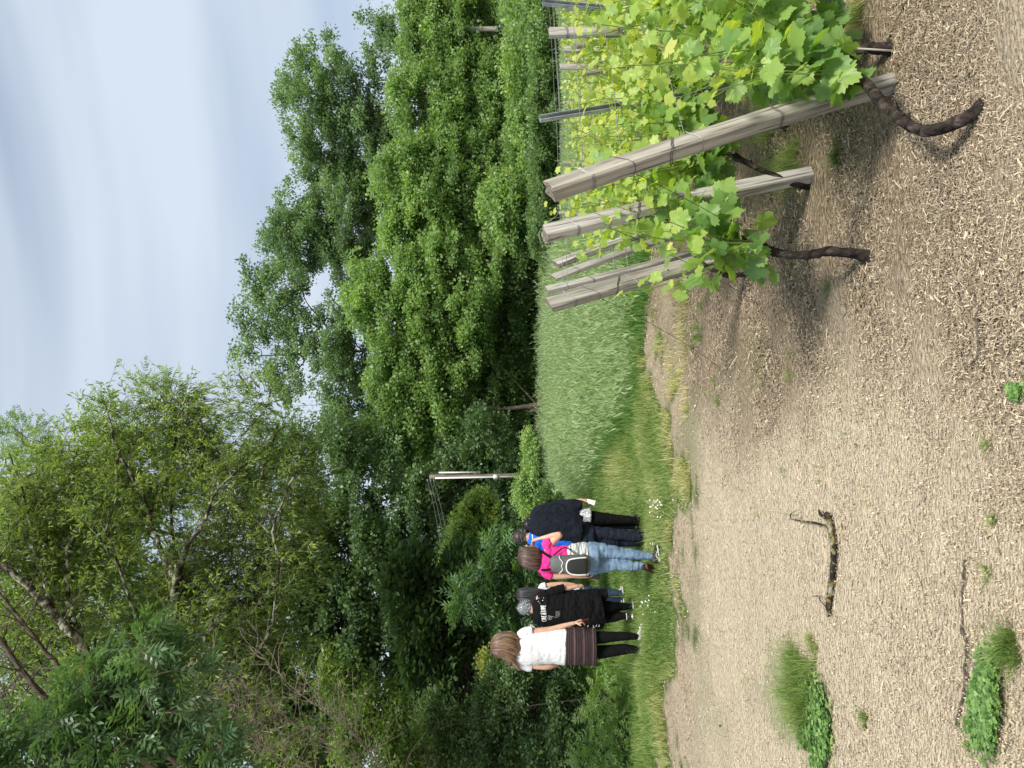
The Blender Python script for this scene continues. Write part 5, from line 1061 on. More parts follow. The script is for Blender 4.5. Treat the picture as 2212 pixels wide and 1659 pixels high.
# printed lettering wrapped on the back of the shirt
bvh = BVHTree.FromPolygons([v.co[:] for v in shirt.data.vertices], [tuple(p.vertices) for p in shirt.data.polygons]); ro = np.array(Gp.root.location)
INK = solid('white_print', [(.62, .62, .6), (.8, .8, .78)], scale=60, rough=.8)
def wrap_text(txt, u0, u1, v0, v1, name, serif=True, tiltv=0.0):
    cu = bpy.data.curves.new('t', 'FONT'); cu.body = txt; cu.offset = .012 if serif else 0; cu.resolution_u = 3; o = bpy.data.objects.new('t', cu); COL.objects.link(o)
    me = bpy.data.meshes.new_from_object(o.evaluated_get(bpy.context.evaluated_depsgraph_get())); bpy.data.objects.remove(o)
    co = np.array([v.co[:] for v in me.vertices]); lo_, hi_ = co.min(0), co.max(0); t = (co - lo_) / (hi_ - lo_ + 1e-9)
    out = []
    for tx, ty, _ in t:
        q = Gp.p(u0 + (u1 - u0) * tx, v1 + (v0 - v1) * ty + tiltv * tx) - ro; hit = bvh.ray_cast(Vector((q[0], -1.0, q[2])), Vector((0, 1, 0)))[0]
        out.append((q[0], (hit.y if hit else -.13) - .004, q[2]))
    for v, c in zip(me.vertices, out): v.co = c
    me.materials.clear(); me.materials.append(INK); me.update(); ob = bpy.data.objects.new(name, me); COL.objects.link(ob); ob.parent = shirt
def block_letters(word, u0, u1, v0, v1, tiltv):
    """stencil-like serif capitals made of strokes"""
    L_ = {'C': [(.9, .8, .55, 1), (.55, 1, .15, .75), (.15, .75, .15, .25), (.15, .25, .55, 0), (.55, 0, .9, .2)], 'R': [(.2, 0, .2, 1), (.2, 1, .75, .9), (.75, .9, .75, .6), (.75, .6, .2, .5), (.45, .5, .9, 0), (.05, 0, .38, 0), (.05, 1, .3, 1)],
          'E': [(.2, 0, .2, 1), (.05, 1, .85, 1), (.2, .52, .65, .52), (.05, 0, .88, 0)], 'A': [(.1, 0, .5, 1), (.5, 1, .88, 0), (.28, .35, .7, .35), (0, 0, .25, 0), (.72, 0, 1, 0)], 'T': [(.5, 0, .5, 1), (.05, 1, .95, 1), (.32, 0, .68, 0)],
          'I': [(.5, 0, .5, 1), (.3, 0, .7, 0), (.3, 1, .7, 1)], 'V': [(.1, 1, .5, 0), (.5, 0, .88, 1), (0, 1, .25, 1), (.72, 1, 1, 1)]}
    A_ = Acc(); wd = [.55 if c == 'I' else 1 for c in word]; tot = sum(wd) + .22 * (len(word) - 1); x = 0
    for c, w_ in zip(word, wd):
        for (x0, y0, x1, y1) in L_[c]:
            pts = []
            for t_ in np.linspace(0, 1, 5):
                fx = (x + (x0 + (x1 - x0) * t_) * w_) / tot; fy = y0 + (y1 - y0) * t_
                q = Gp.p(u0 + (u1 - u0) * fx, v1 + (v0 - v1) * fy + tiltv * fx) - ro; hit = bvh.ray_cast(Vector((q[0], -1.0, q[2])), Vector((0, 1, 0)))[0]; pts.append((q[0], (hit.y if hit else -.13) - .003, q[2]))
            heavy = abs(y1 - y0) > .6 and not (c in 'AV' and x0 < .3 and c == 'A')
            tube(A_, pts, .0066 if heavy else .0038, 6, ref=(0, 1, 0), rad2=.002)
        x += w_ + .22
    me = A_.mesh('lettering'); me.materials.append(INK); ob = bpy.data.objects.new('lettering', me); COL.objects.link(ob); ob.parent = shirt
block_letters('CREATIVE', 322, 358, 1170.5, 1180.5, -2.5)
wrap_text('the', 338, 342, 1166, 1168.5, 'lettering', False)
for (u0, u1, v0, n_) in ((326, 335, 1183, 5), (334, 346, 1200, 5)):
    for k in range(n_): wrap_text('i' * 0 + ('llllllllllll', 'lllllllll', 'lllllllllll')[k % 3], u0, u1 - (k % 2), v0 + k * 2.0, v0 + k * 2.0 + .75, 'lettering', False)
def on_shirt(u, v):
    q = Gp.p(u, v) - ro; hit = bvh.ray_cast(Vector((q[0], -1.0, q[2])), Vector((0, 1, 0)))[0]; return np.array([q[0], (hit.y if hit else -.13) - .004, q[2]])
a = Acc(); tube(a, [on_shirt(*q) for q in ((335.5, 1184), (334, 1192), (332, 1200), (331, 1206))], .0012, 4, rad2=.001); me = a.mesh('lettering'); me.materials.append(INK); ob = bpy.data.objects.new('lettering', me); COL.objects.link(ob); ob.parent = shirt
for (u, v, r_) in ((364, 1163, .007), (370, 1164, .006), (366, 1172, .008), (371, 1174, .006), (361, 1166, .005)):
    a = Acc(); q = on_shirt(u, v); tube(a, [q + [0, .002, 0], q], r_, 8); me = a.mesh('print_dot'); me.materials.append(INK); ob = bpy.data.objects.new('print_dot', me); COL.objects.link(ob); ob.parent = shirt
bag = thing('cloth_bag', Gp.p(310, 1300, -.02), 'black crumpled bag with white marks hanging by the hand of the grey haired person', 'bag')
a = Acc(); Gp.rings(a, [(309, 1252, 3, .015), (309, 1262, 8, .035), (310, 1280, 9, .04), (308, 1298, 8, .035), (306, 1303, 4, .02)]); fuse(a, 'pouch', C_BLACK, bag, fold=.012, fscale=(14, 14, 10))
for k in range(5):
    q = Gp.p(308 + rng.normal(0, 3), 1268 + k * 6, -.06); a = Acc(); tube(a, spline([q, q + [.02, -.012, -.012], q + [.045, 0, .008]], 8), .0035, 5); a.build('strap_end', SHOE_W, bag)

# --- dark haired woman beside
K = Fig('person with long straight black hair half hidden behind the grey haired one', 374, 1352)
a = Acc(); K.head(a, 373, 1133, 13, 16, ears=False); K.limb(a, [(373, 1146, 7), (373, 1158, 8)]); K.rings(a, [(373, 1160, 14, .05), (373, 1168, 20, .08), (372, 1200, 17, .09), (372, 1235, 19, .10), (372, 1270, 20, .11)])
K.limb(a, [(390, 1168, 6.5), (395, 1190, 5.8), (397, 1218, 5.2), (396, 1242, 3.6)]); hand(a, K.p(396, 1244), (-.12, .1, -1), (-1, 0, 0), .9, .85)
K.limb(a, [(355, 1168, 6), (352, 1205, 5), (353, 1238, 3.6, .05)]); hand(a, K.p(353, 1240, .05), (0, .1, -1), (1, 0, 0), .8, .85)
K.limb(a, [(380, 1262, 8.40), (380, 1300, 6.65), (378, 1342, 4.20)]); K.limb(a, [(363, 1262, 8.40), (360, 1300, 6.65), (358, 1346, 4.20, .1)])
fuse(a, 'body', SKIN, K.root); K.eyes()
a = Acc(); K.rings(a, [(372, 1248, 18, .11), (372, 1262, 20, .12), (372, 1275, 20, .12)]); K.limb(a, [(380, 1262, 12), (380, 1300, 9.5), (378, 1342, 6)]); K.limb(a, [(363, 1262, 12), (360, 1300, 9.5), (358, 1346, 6, .1)]); fuse(a, 'jeans', C_DJEAN, K.root, fold=.004)
a = Acc(); K.rings(a, [(373, 1160, 12, .05), (373, 1165, 18, .08), (373, 1180, 19, .10), (372, 1215, 19, .11), (372, 1252, 21, .13)]); K.limb(a, [(385, 1166, 7), (391, 1172, 8), (394, 1180, 8.3)]); K.limb(a, [(360, 1166, 7), (355, 1174, 8), (353, 1182, 8)]); fuse(a, 'white_shirt', C_WHITE, K.root, fold=.005)
K.hair('hair', [(373, 1115, 1.5, .01, .03), (373, 1117, 8, .05, .03), (373, 1124, 13, .09, .02), (374, 1136, 14.5, .11, .01), (374, 1150, 15, .105, -.01), (374, 1164, 15, .08, -.04), (373, 1178, 14.5, .05, -.07)], H_BLACK, locks=200, rag=4, lw=.008, wave=.002)
K.shoe(K.p(378, 1347, -.02), K.p(381, 1350, .22), SHOE_W, SHOE_W); K.shoe(K.p(358, 1350, .05), K.p(356, 1352, .30), SHOE_W, SHOE_W)
sc_ = thing('polka_scarf', K.p(384, 1232, -.10), 'navy scarf with white polka dots hanging at the side of the black haired person', 'scarf')
a = Acc(); K.rings(a, [(383, 1216, 4, .02, -.13), (384, 1226, 7, .03, -.14), (385, 1236, 6, .025, -.13), (383, 1244, 4, .02, -.12)]); fuse(a, 'cloth', solid('navy_silk', [(.01, .02, .10), (.02, .04, .16)], rough=.5), sc_, fold=.004)
for (u, v) in ((381, 1224), (385, 1223), (388, 1227), (383, 1230), (387, 1232), (384, 1237), (380, 1231)):
    a = Acc(); q = K.p(u, v, -.175); tube(a, [q, q + [0, -.004, 0]], .0095, 9); a.build('dot', INK, sc_)

# --- woman in pink with a backpack
K2 = Pk = Fig('person in a pink shirt and light jeans raising a hand to the chin', 452, 1425)
a = Acc(); FD = (.88, .34, -.02); Pk.head(a, 461, 1143, 15, 20, face=FD, dy=.03, ears=False)
Pk.limb(a, [(459, 1156, 9), (456, 1168, 10)]); Pk.rings(a, [(453, 1170, 24, .06), (452, 1176, 31, .085), (452, 1205, 25, .09), (452, 1235, 26, .095), (452, 1265, 31, .11), (452, 1290, 31, .11)])
Pk.limb(a, [(480, 1178, 8.5), (487, 1192, 8.2), (497, 1203, 7.2), (505, 1211, 5.6, -.01), (503, 1198, 6.2, .0), (498, 1180, 5.0, .02), (493, 1163, 3.6, .05)])
hand(a, Pk.p(493, 1163, .05), Pk.p(488, 1150, .09) - Pk.p(493, 1163, .05), (-.8, .2, -.3), .8, .95, thumb=-1)
Pk.limb(a, [(420, 1178, 8.5), (415, 1200, 7.4), (416, 1232, 6.2, .0), (414, 1252, 5.2, .01), (412, 1268, 3.6, .02)]); hand(a, Pk.p(412, 1269, .02), Pk.p(411, 1290, .03) - Pk.p(412, 1269, .02), (.9, .3, 0), .85, .95, thumb=1)
Pk.limb(a, [(470, 1284, 12.25), (469, 1300, 11.76), (466, 1330, 9.38), (463, 1348, 8.12), (462, 1365, 7.84), (459, 1390, 5.88), (457, 1410, 5.04)]); Pk.limb(a, [(437, 1284, 11.90), (437, 1300, 11.20), (439, 1330, 8.54), (438, 1348, 7.56), (437, 1368, 7.00), (437, 1392, 4.76)])
fuse(a, 'body', SKIN, Pk.root); Pk.eyes()
a = Acc(); q = lambda x, y, z: Pk.hc + Pk.sd * x + Pk.f * y + np.array([0, 0, z])
for e in (-1, 1): tube(a, [q(e * .012, .100, .012), q(e * .034, .100, .012), q(e * .058, .086, .012)], [.012, .018, .013], 10, ref=Pk.f, rad2=.005)
for e in (-1, 1): tube(a, [q(e * .058, .086, .016), q(e * .082, .04, .018), q(e * .088, -.005, .016)], .003, 5)
a.build('sunglasses', solid('black_lens', [(.005, .005, .006), (.01, .01, .012)], rough=.15, spec=.8), Pk.root)
a = Acc(); Pk.rings(a, [(457, 1164, 11, .05), (455, 1168, 22, .07), (453, 1173, 32, .095), (452, 1182, 33, .11), (452, 1200, 27.5, .11), (452, 1220, 27.5, .112), (452, 1240, 29, .12)])
Pk.limb(a, [(478, 1174, 9), (484, 1181, 10.5), (488, 1190, 10)]); Pk.limb(a, [(426, 1174, 9), (419, 1182, 10.5), (416, 1192, 9.5)]); fuse(a, 'pink_shirt', C_PINK, Pk.root, fold=.006, fscale=(10, 10, 12), seed=5)
a = Acc(); Pk.rings(a, [(453, 1262, 32, .12), (453, 1276, 35, .135), (453, 1288, 34, .13), (453, 1294, 31, .11)]); Pk.limb(a, [(470, 1284, 17.5), (469, 1300, 16.8), (466, 1330, 13.4), (463, 1348, 11.6), (462, 1365, 11.2), (459, 1390, 8.4), (457, 1410, 7.2)]); Pk.limb(a, [(437, 1284, 17), (437, 1300, 16), (439, 1330, 12.2), (438, 1348, 10.8), (437, 1368, 10), (437, 1392, 6.8)]); fuse(a, 'jeans', C_JEAN, Pk.root, fold=.005, fscale=(7, 7, 18), seed=21)
a = Acc(); Pk.rings(a, [(453, 1226, 28, .118), (453, 1240, 31.5, .13), (452, 1258, 34.5, .145), (452, 1270, 34, .145)]); fuse(a, 'tied_white_shirt', solid('striped_white_cotton', [(.46, (.16, .18, .18)), (.52, (.72, .75, .70))], scale=30, stretch=(.15, .15, 4), rough=.9), Pk.root, fold=.009, fscale=(12, 12, 10), seed=6)
Pk.hair('hair', [(458, 1118.5, 1.5, .01, .02), (458, 1120.5, 11, .05, .02), (457, 1127, 18, .09, .015), (455, 1138, 21, .11, .0), (453, 1150, 22.5, .11, -.01), (452, 1162, 21.5, .09, -.02), (453, 1169, 18, .06, -.03)], H_DBROWN, locks=260, rag=3, lw=.009, wave=.003)
Pk.shoe(Pk.p(450, 1425, -.06), Pk.p(474, 1425, .12), SHOE_B, SHOE_W, h=.085); Pk.shoe(Pk.p(440, 1396, -.06), Pk.p(424, 1419, .08), SHOE_B, SOLE_BR, h=.08, sw=1.0)
strip(Pk, [Pk.p(456, 1419, -.085), Pk.p(462, 1415, -.07), Pk.p(470, 1419, -.02)], .004, SHOE_W, 'shoe_stripe', Pk.root)
pk_ = thing('backpack', Pk.p(449, 1266, -.14), 'small grey backpack with white piping and dark pocket worn over the pink shirt', 'backpack')
M_PACK = solid('grey_nylon', [(.075, .08, .08), (.12, .125, .125)], scale=40, rough=.6, bump=.003); M_PDARK = solid('dark_mesh_pocket', [(.014, .015, .014), (.03, .032, .03)], scale=90, rough=.8)
a = Acc(); Pk.rings(a, [(449, 1190, 12, .03, -.145), (449, 1194, 17, .05, -.155), (449, 1208, 19.5, .065, -.165), (448, 1230, 20.5, .075, -.17), (448, 1252, 21, .08, -.165), (448, 1264, 20.5, .075, -.155), (448, 1268, 17, .06, -.15)]); fuse(a, 'pack_body', M_PACK, pk_, fold=.003)
a = Acc(); Pk.rings(a, [(447, 1224, 7, .012, -.235), (447, 1228, 13.5, .02, -.24), (447, 1242, 15, .024, -.24), (447, 1258, 16, .024, -.235), (447, 1265, 15, .02, -.225)]); fuse(a, 'pocket', M_PDARK, pk_, smooth=2)
a = Acc(); lp = [(430, 1264, -.235), (430, 1245, -.25), (432, 1231, -.25), (438, 1223, -.25), (447, 1221, -.25), (456, 1222.5, -.25), (462, 1228, -.25), (465, 1243, -.25), (466, 1264, -.235)]; tube(a, spline([Pk.p(*t_) for t_ in lp], 40), .008, 8, ref=(0, 1, 0), rad2=.006); a.build('piping', SHOE_W, pk_)
a = Acc(); lp = [(429, 1207, -.20), (434, 1208, -.225), (440, 1213, -.235), (448, 1211, -.24), (456, 1213, -.235), (462, 1208, -.225), (468, 1206, -.20)]; tube(a, spline([Pk.p(*t_) for t_ in lp], 40), .0045, 6, ref=(0, 1, 0), rad2=.004); a.build('piping', SHOE_W, pk_)
for lp in ([(474, 1164, -.02), (472, 1168, -.075), (467, 1178, -.115), (461, 1190, -.15)], [(431, 1166, -.02), (432, 1170, -.085), (434, 1180, -.12), (438, 1192, -.15)], [(466, 1194, -.14), (474, 1206, -.115), (480, 1218, -.09), (477, 1230, -.12), (469, 1240, -.15)], [(430, 1230, -.15), (424, 1240, -.12), (421, 1250, -.10)], [(437, 1192, -.15), (449, 1187, -.135), (461, 1191, -.15)]):
    a = Acc(); tube(a, spline([Pk.p(*t_) for t_ in lp], 20), .012 if lp[0][1] < 1170 else .006, 6, ref=(0, 1, 0), rad2=.003); a.build('strap', C_BLACK, pk_)
ph = thing('phone', Pk.p(414, 1283, -.01), 'black phone held low by the person in pink', 'phone'); c0 = Pk.p(416, 1282, -.015); ax_ = unit(Pk.p(411, 1298) - Pk.p(418, 1272)); a = Acc(); tube(a, [c0 - ax_ * .075, c0 - ax_ * .07, c0 + ax_ * .065, c0 + ax_ * .07], [.030, .036, .036, .030], 8, ref=(.3, .9, 0), rad2=.006); a.build('case', solid('black_glass', [(.006, .006, .007), (.012, .012, .013)], rough=.2, spec=.6), ph)

# --- man in blue shirt, dark jacket slipping off one shoulder
Mn = Fig('person with short dark hair in a royal blue shirt, dark jacket slung over one shoulder', 497, 1401)
a = Acc(); Mn.head(a, 499, 1126, 14, 17.5, dy=.03); Mn.limb(a, [(498, 1136, 9.5), (498, 1147, 10.5)]); Mn.rings(a, [(497, 1150, 26, .07), (496, 1157, 32, .10), (496, 1190, 28, .11), (496, 1230, 27, .11), (496, 1270, 28, .12)])
Mn.limb(a, [(468, 1160, 8.5), (465, 1195, 7.2), (467, 1232, 5, .08)]); hand(a, Mn.p(467, 1234, .09), (.1, .4, -.9), (1, 0, 0), .7, 1.0)
Mn.limb(a, [(524, 1160, 8.5), (529, 1195, 7.2), (530, 1236, 5, .04)]); hand(a, Mn.p(530, 1238, .04), (0, .2, -1), (-1, 0, 0), .7, 1.0, thumb=-1)
Mn.limb(a, [(507, 1268, 10.50), (507, 1300, 9.45), (505, 1335, 8.40), (501, 1370, 8.05), (499, 1394, 7.35)]); Mn.limb(a, [(486, 1268, 9.10), (486, 1310, 7.35), (485, 1350, 7.00, .08), (484, 1384, 6.65, .12)])
fuse(a, 'body', SKIN, Mn.root); Mn.eyes(); Mn.crop('hair', H_MAN, 1300, .032)
a = Acc(); Mn.rings(a, [(498, 1142, 12, .06), (497, 1147, 22, .085), (496, 1154, 33, .115), (495, 1175, 33, .125), (495, 1205, 32, .125), (495, 1234, 31, .13)]); Mn.limb(a, [(470, 1156, 10), (464, 1172, 10), (463, 1190, 9.5)]); Mn.limb(a, [(522, 1156, 9), (528, 1172, 9), (529, 1185, 9)]); fuse(a, 'blue_shirt', C_BLUE, Mn.root, fold=.006)
strip(Mn, [Mn.p(513, 1148, -.04), Mn.p(506, 1150, -.10), Mn.p(497, 1151, -.118), Mn.p(489, 1150, -.10), Mn.p(483, 1147, -.05)], .007, SHOE_W, 'collar_stripe', Mn.root)
a = Acc(); Mn.rings(a, [(497, 1222, 29, .125), (498, 1245, 29, .13), (498, 1270, 28, .13), (498, 1282, 25, .12)]); Mn.limb(a, [(507, 1268, 15), (507, 1300, 13.5), (505, 1335, 12), (501, 1370, 11.5), (499, 1394, 10.5)]); Mn.limb(a, [(486, 1268, 13), (486, 1310, 10.5), (485, 1350, 10, .08), (484, 1384, 9.5, .12)]); fuse(a, 'trousers', C_NAVY, Mn.root, fold=.006, fscale=(7, 7, 12))
a = Acc(); Mn.rings(a, [(522, 1146, 12, .06, -.01), (523, 1150, 21, .09, -.02), (524, 1162, 25, .12, -.03), (523, 1185, 28.5, .135, -.03), (519, 1215, 32, .145, -.025), (515, 1240, 33, .15, -.02), (513, 1256, 31, .145, -.02)]); Mn.limb(a, [(489, 1232, 14, -.02), (493, 1246, 16, -.02), (500, 1258, 14, -.02)], flat=.8); jk = fuse(a, 'dark_jacket', C_JACK, Mn.root, fold=.010, fscale=(8, 8, 4), seed=33, smooth=3)
Mn.shoe(Mn.p(498, 1399, -.05), Mn.p(502, 1400, .22), SHOE_B, SHOE_G); Mn.shoe(Mn.p(484, 1390, .08), Mn.p(482, 1390, .34), SHOE_B, SHOE_B)

# --- companion with a cup
Cp = Fig('person in a loose black jacket and patterned tunic holding a white cup', 532, 1386)
a = Acc(); Cp.head(a, 526, 1147, 12, 16.5, dy=.04, face=(.25, .95, 0)); Cp.limb(a, [(528, 1158, 7), (531, 1166, 8)]); Cp.rings(a, [(535, 1164, 16, .06), (541, 1172, 22, .085), (545, 1200, 20, .095), (544, 1235, 19, .10), (542, 1272, 18, .11)])
Cp.limb(a, [(560, 1170, 7), (569, 1205, 6), (575, 1236, 5), (580, 1257, 3.4, -.02)]); hand(a, Cp.p(580, 1258, -.02), Cp.p(580, 1276) - Cp.p(580, 1258), (-.75, .1, -.2), .85, .95, thumb=-1)
Cp.limb(a, [(528, 1172, 7), (524, 1205, 6), (525, 1238, 4, .05)]); hand(a, Cp.p(525, 1240, .05), (0, .2, -1), (1, 0, 0), .7, .9)
Cp.limb(a, [(541, 1270, 10.85), (540, 1295, 9.45), (538, 1320, 7.84), (537, 1345, 6.65), (535, 1374, 5.25)]); Cp.limb(a, [(523, 1270, 6.30, .05), (520, 1310, 5.25, .1), (518, 1382, 4.55, .1)])
fuse(a, 'body', SKIN, Cp.root); Cp.eyes(); Cp.crop('hair', H_BLACK, 900, .03)
a = Acc(); q = lambda x, y, z: Cp.hc + Cp.sd * x + Cp.f * y + np.array([0, 0, z])
for e in (-1, 1): tube(a, [q(e * .02, .096, .012), q(e * .06, .08, .012), q(e * .084, .0, .016)], [.013, .010, .003], 6, ref=(0, 0, 1), rad2=.004)
a.build('glasses', SHOE_B, Cp.root)
a = Acc(); Cp.rings(a, [(541, 1255, 16, .11), (542, 1272, 17, .115)]); Cp.limb(a, [(541, 1270, 15.5), (540, 1295, 13.5), (538, 1320, 11.2), (537, 1345, 9.5), (535, 1374, 7.5)]); Cp.limb(a, [(523, 1270, 9, .05), (520, 1310, 7.5, .1), (518, 1382, 6.5, .1)]); fuse(a, 'trousers', C_BLACK, Cp.root, fold=.004)
def print_mat():
    m_, nt, out = mat('grey_white_print'); N, L = nt.nodes, nt.links; v_ = N.new('ShaderNodeTexNoise'); tcn = N.new('ShaderNodeTexCoord'); L.new(tcn.outputs['Object'], v_.inputs[0]); v_.inputs['Scale'].default_value = 42; v_.inputs['Detail'].default_value = 2; v_.inputs['Distortion'].default_value = 1.2
    p_ = N.new('ShaderNodeBsdfPrincipled'); p_.inputs['Roughness'].default_value = .85; L.new(ramp(nt, [(.40, (.66, .68, .70)), (.49, (.60, .62, .64)), (.53, (.10, .11, .13)), (.6, (.16, .17, .19)), (.64, (.6, .62, .64))], v_.outputs['Fac']), p_.inputs['Base Color']); L.new(p_.outputs[0], out.inputs['Surface']); return m_
a = Acc(); Cp.rings(a, [(544, 1235, 17, .11), (545, 1256, 17, .125), (545, 1276, 17, .13)]); fuse(a, 'patterned_tunic', print_mat(), Cp.root, fold=.003)
a = Acc(); Cp.rings(a, [(533, 1158, 9, .05), (538, 1161, 18, .08), (545, 1168, 22, .11), (549, 1185, 24, .125), (550, 1210, 26, .13), (548, 1236, 26, .135), (547, 1250, 24, .13)]); Cp.limb(a, [(556, 1166, 11), (563, 1185, 11.5), (567, 1210, 12), (568, 1235, 12.5, -.02), (567, 1256, 12.5, -.02)], flat=.75); fuse(a, 'black_jacket', C_JACK, Cp.root, fold=.010, fscale=(8, 8, 4), seed=51, smooth=3)
Cp.shoe(Cp.p(535, 1379, -.03), Cp.p(537, 1380, .22), SHOE_B, SHOE_B); Cp.shoe(Cp.p(518, 1386, .05), Cp.p(518, 1386, .30), SHOE_B, SHOE_B)
cup = thing('paper_cup', Cp.p(576, 1278, -.05), 'white paper cup held tilted in the hand of the walker farthest right', 'cup')
c0, c1 = Cp.p(579, 1268, -.05), Cp.p(574, 1284, -.075); a = Acc(); ax_ = c1 - c0; n_ = 6; tube(a, [c0, c0 + ax_ * .02, c0 + ax_ * .97, c1], [.022, .024, .034, .036], 20, ref=(0, 1, 0), cap=False); tube(a, [c0, c0 + ax_ * .01], [.022, .001], 20, cap=False); a.build('cup_wall', solid('white_paper', [(.8, .8, .78), (.86, .86, .84)], rough=.5), cup)
a = Acc(); tube(a, [c1 + unit(ax_) * .002 + (lambda t: np.cross(unit(ax_), [0, 1, 0]) * math.cos(t) * .036 + np.cross(unit(ax_), np.cross(unit(ax_), [0, 1, 0])) * math.sin(t) * .036)(t) for t in np.linspace(0, 2 * PI, 25)], .002, 5); a.build('rim', SHOE_W, cup)

# ------------------------------------------------------------------ ground objects: branch, canes, tufts, clover, leaves
def onground(u, v, h=.012):
    p = GP(u, v); return p + np.array([0, 0, h])
M_LBR = solid('lichen_branch', [(.44, (.016, .013, .010)), (.53, (.05, .042, .03)), (.56, (.30, .21, .04)), (.58, (.08, .075, .055)), (.64, (.24, .25, .21)), (.8, (.45, .45, .38))], scale=24, rough=1, bump=.01, detail=5)
br = thing('fallen_branch', onground(470, 1800), 'fallen branch blotched with yellow lichen lying across the middle of the bare track', 'branch')
a = Acc(); tube(a, spline([onground(328, 1795, .012), onground(350, 1797, .016), onground(390, 1803, .02), (onground(430, 1808, .02)), onground(470, 1811, .022), onground(510, 1806, .024), onground(540, 1800, .026), onground(550, 1796, .025)], 40), np.interp(np.linspace(0, 1, 40), [0, .12, .5, .9, 1], [.008, .014, .013, .017, .012]), 12, wob=.2); a.build('stem', M_LBR, br)
for pts, r in (([(521, 1803, .03), (530, 1780, .05), (533, 1755, .05), (538, 1722, .04)], .006), ([(538, 1800, .03), (548, 1790, .04), (557, 1782, .03)], .009), ([(538, 1724, .04), (548, 1728, .05), (556, 1732, .03)], .004), ([(345, 1796, .02), (362, 1785, .03), (371, 1778, .02), (371, 1758, .01)], .0028)):
    a = Acc(); tube(a, spline([onground(*q) for q in pts], 16), np.linspace(r, r * .55, 16), 8, wob=.15); a.build('side_branch', M_LBR, br)
CANES = [([(1010, 1818), (1000, 1830), (985, 1833), (960, 1822), (935, 1812), (912, 1815)], .006, 'grey pruned cane curving over the straw below the leftmost vine'), ([(1510, 2110), (1460, 2050), (1440, 2010), (1400, 1990)], .003, 'thin pruned cane crossing the straw near the bent vine trunk'),
         ([(1659, 2135), (1600, 2120), (1570, 2105), (1500, 2060), (1440, 2035), (1420, 2028)], .005, 'long pale pruned cane lying from the right border towards the bent trunk'), ([(1000, 2124), (960, 2118), (920, 2122), (890, 2120), (862, 2095), (840, 2088)], .006, 'pruned cane with a kink lying at the lower edge, middle of the view'),
         ([(1120, 1540), (1085, 1570), (1060, 1540), (1040, 1535), (1020, 1540)], .004, 'short dark cane in front of the leftmost leaning post'), ([(300, 2085), (260, 2095), (200, 2092), (150, 2085), (95, 2072)], .006, 'dark crooked twig lying on the pale soil at the lower left'),
         ([(450, 2090), (400, 2086), (340, 2085), (300, 2085)], .004, 'thin rootlet lying flat left of the trench crack in the pale soil'), ([(980, 1740), (940, 1742), (900, 1735)], .004, 'small dark cane between the grass tufts and the fallen branch'), ([(1240, 1880), (1200, 1860), (1150, 1835)], .004, 'pruned cane lying between the two foreground vine trunks'),
         ([(1659, 1965), (1600, 1935), (1570, 1925), (1500, 1915), (1420, 1950)], .004, 'cane lying along the foot of the nearest leaning post'), ([(1380, 2015), (1330, 2000), (1290, 2012)], .003, 'short broken cane left of the bent vine trunk'), ([(1659, 1825), (1620, 1850), (1585, 1905), (1570, 1925)], .0045, 'slanting pale cane propped near the vine at the right border')]
for pts, r, lab in CANES:
    t_ = thing('pruned_cane', onground(*pts[0], 0), lab, 'cane', 'pruned canes on the soil'); a = Acc(); q = spline([onground(*p, .006 + r) for p in pts], 26); q = q + rng.normal(0, r * .35, q.shape); q[:, 2] = np.maximum(q[:, 2], ground(q[:, 0], q[:, 1]) + .010); tube(a, q, np.linspace(r, r * .5, 26) * rng.uniform(.8, 1.25, 26), 7); a.build('stem', M_TWIG if rng.uniform() < .6 else M_BARK, t_)
M_CLOV = leafmat('clover_leaf', [(0, (.05, .11, .03)), (.5, (.15, .29, .08)), (.8, (.25, .40, .12)), (1, (.40, .52, .20))], trans=.4, rough=.5)
def tuft(label, u, v, ru, rv, n, h, tint=.4, name='grass_tuft', lean=0.0, wid=(.0018, .0035)):
    t_ = thing(name, onground(u, v, 0), label, 'grass tuft', 'grass tufts on the bare soil'); a = Acc(); c = onground(u, v, 0); S_ = GD(u, v) / F; ry_ = abs(onground(u, v + rv)[1] - onground(u, v - rv)[1]) / 2
    ns = max(3, n // 70); sc0 = rng.normal(0, .42, (ns, 2)); si = rng.integers(0, ns, n); k = sc0[si] + rng.normal(0, .11, (n, 2)) + (rng.uniform(size=(n, 1)) < .12) * rng.normal(0, .35, (n, 2)); hs = rng.uniform(.5, 1.15, ns)[si]; x = c[0] + k[:, 0] * ru * S_; y = c[1] + k[:, 1] * ry_; hh = h * hs * rng.uniform(.45, 1.15, n) * np.exp(-(k ** 2).sum(1) * .35)
    scatter_blades(a, x, y, hh, rng.uniform(*wid, n), np.clip(rng.normal(tint, .14, n), 0, 1), bends=(.2, .5, .9, 1.3), tip=.1); a.build('blades', G_LAWN, t_); return t_
tuft('big lush grass tuft on the bare track at the left', 165, 1735, 100, 30, 2600, .19, .56, wid=(.002, .0045))
tuft('wide low grass tuft at the lower left corner beside the clover', 250, 2190, 70, 26, 700, .10, .5)
tuft('small star of grass on the bare soil between the big tuft and the crooked twig', 105, 1870, 16, 8, 160, .06, .55)
tuft('thin yellow green tuft right of the big lush tuft', 250, 1760, 40, 14, 300, .07, .72)
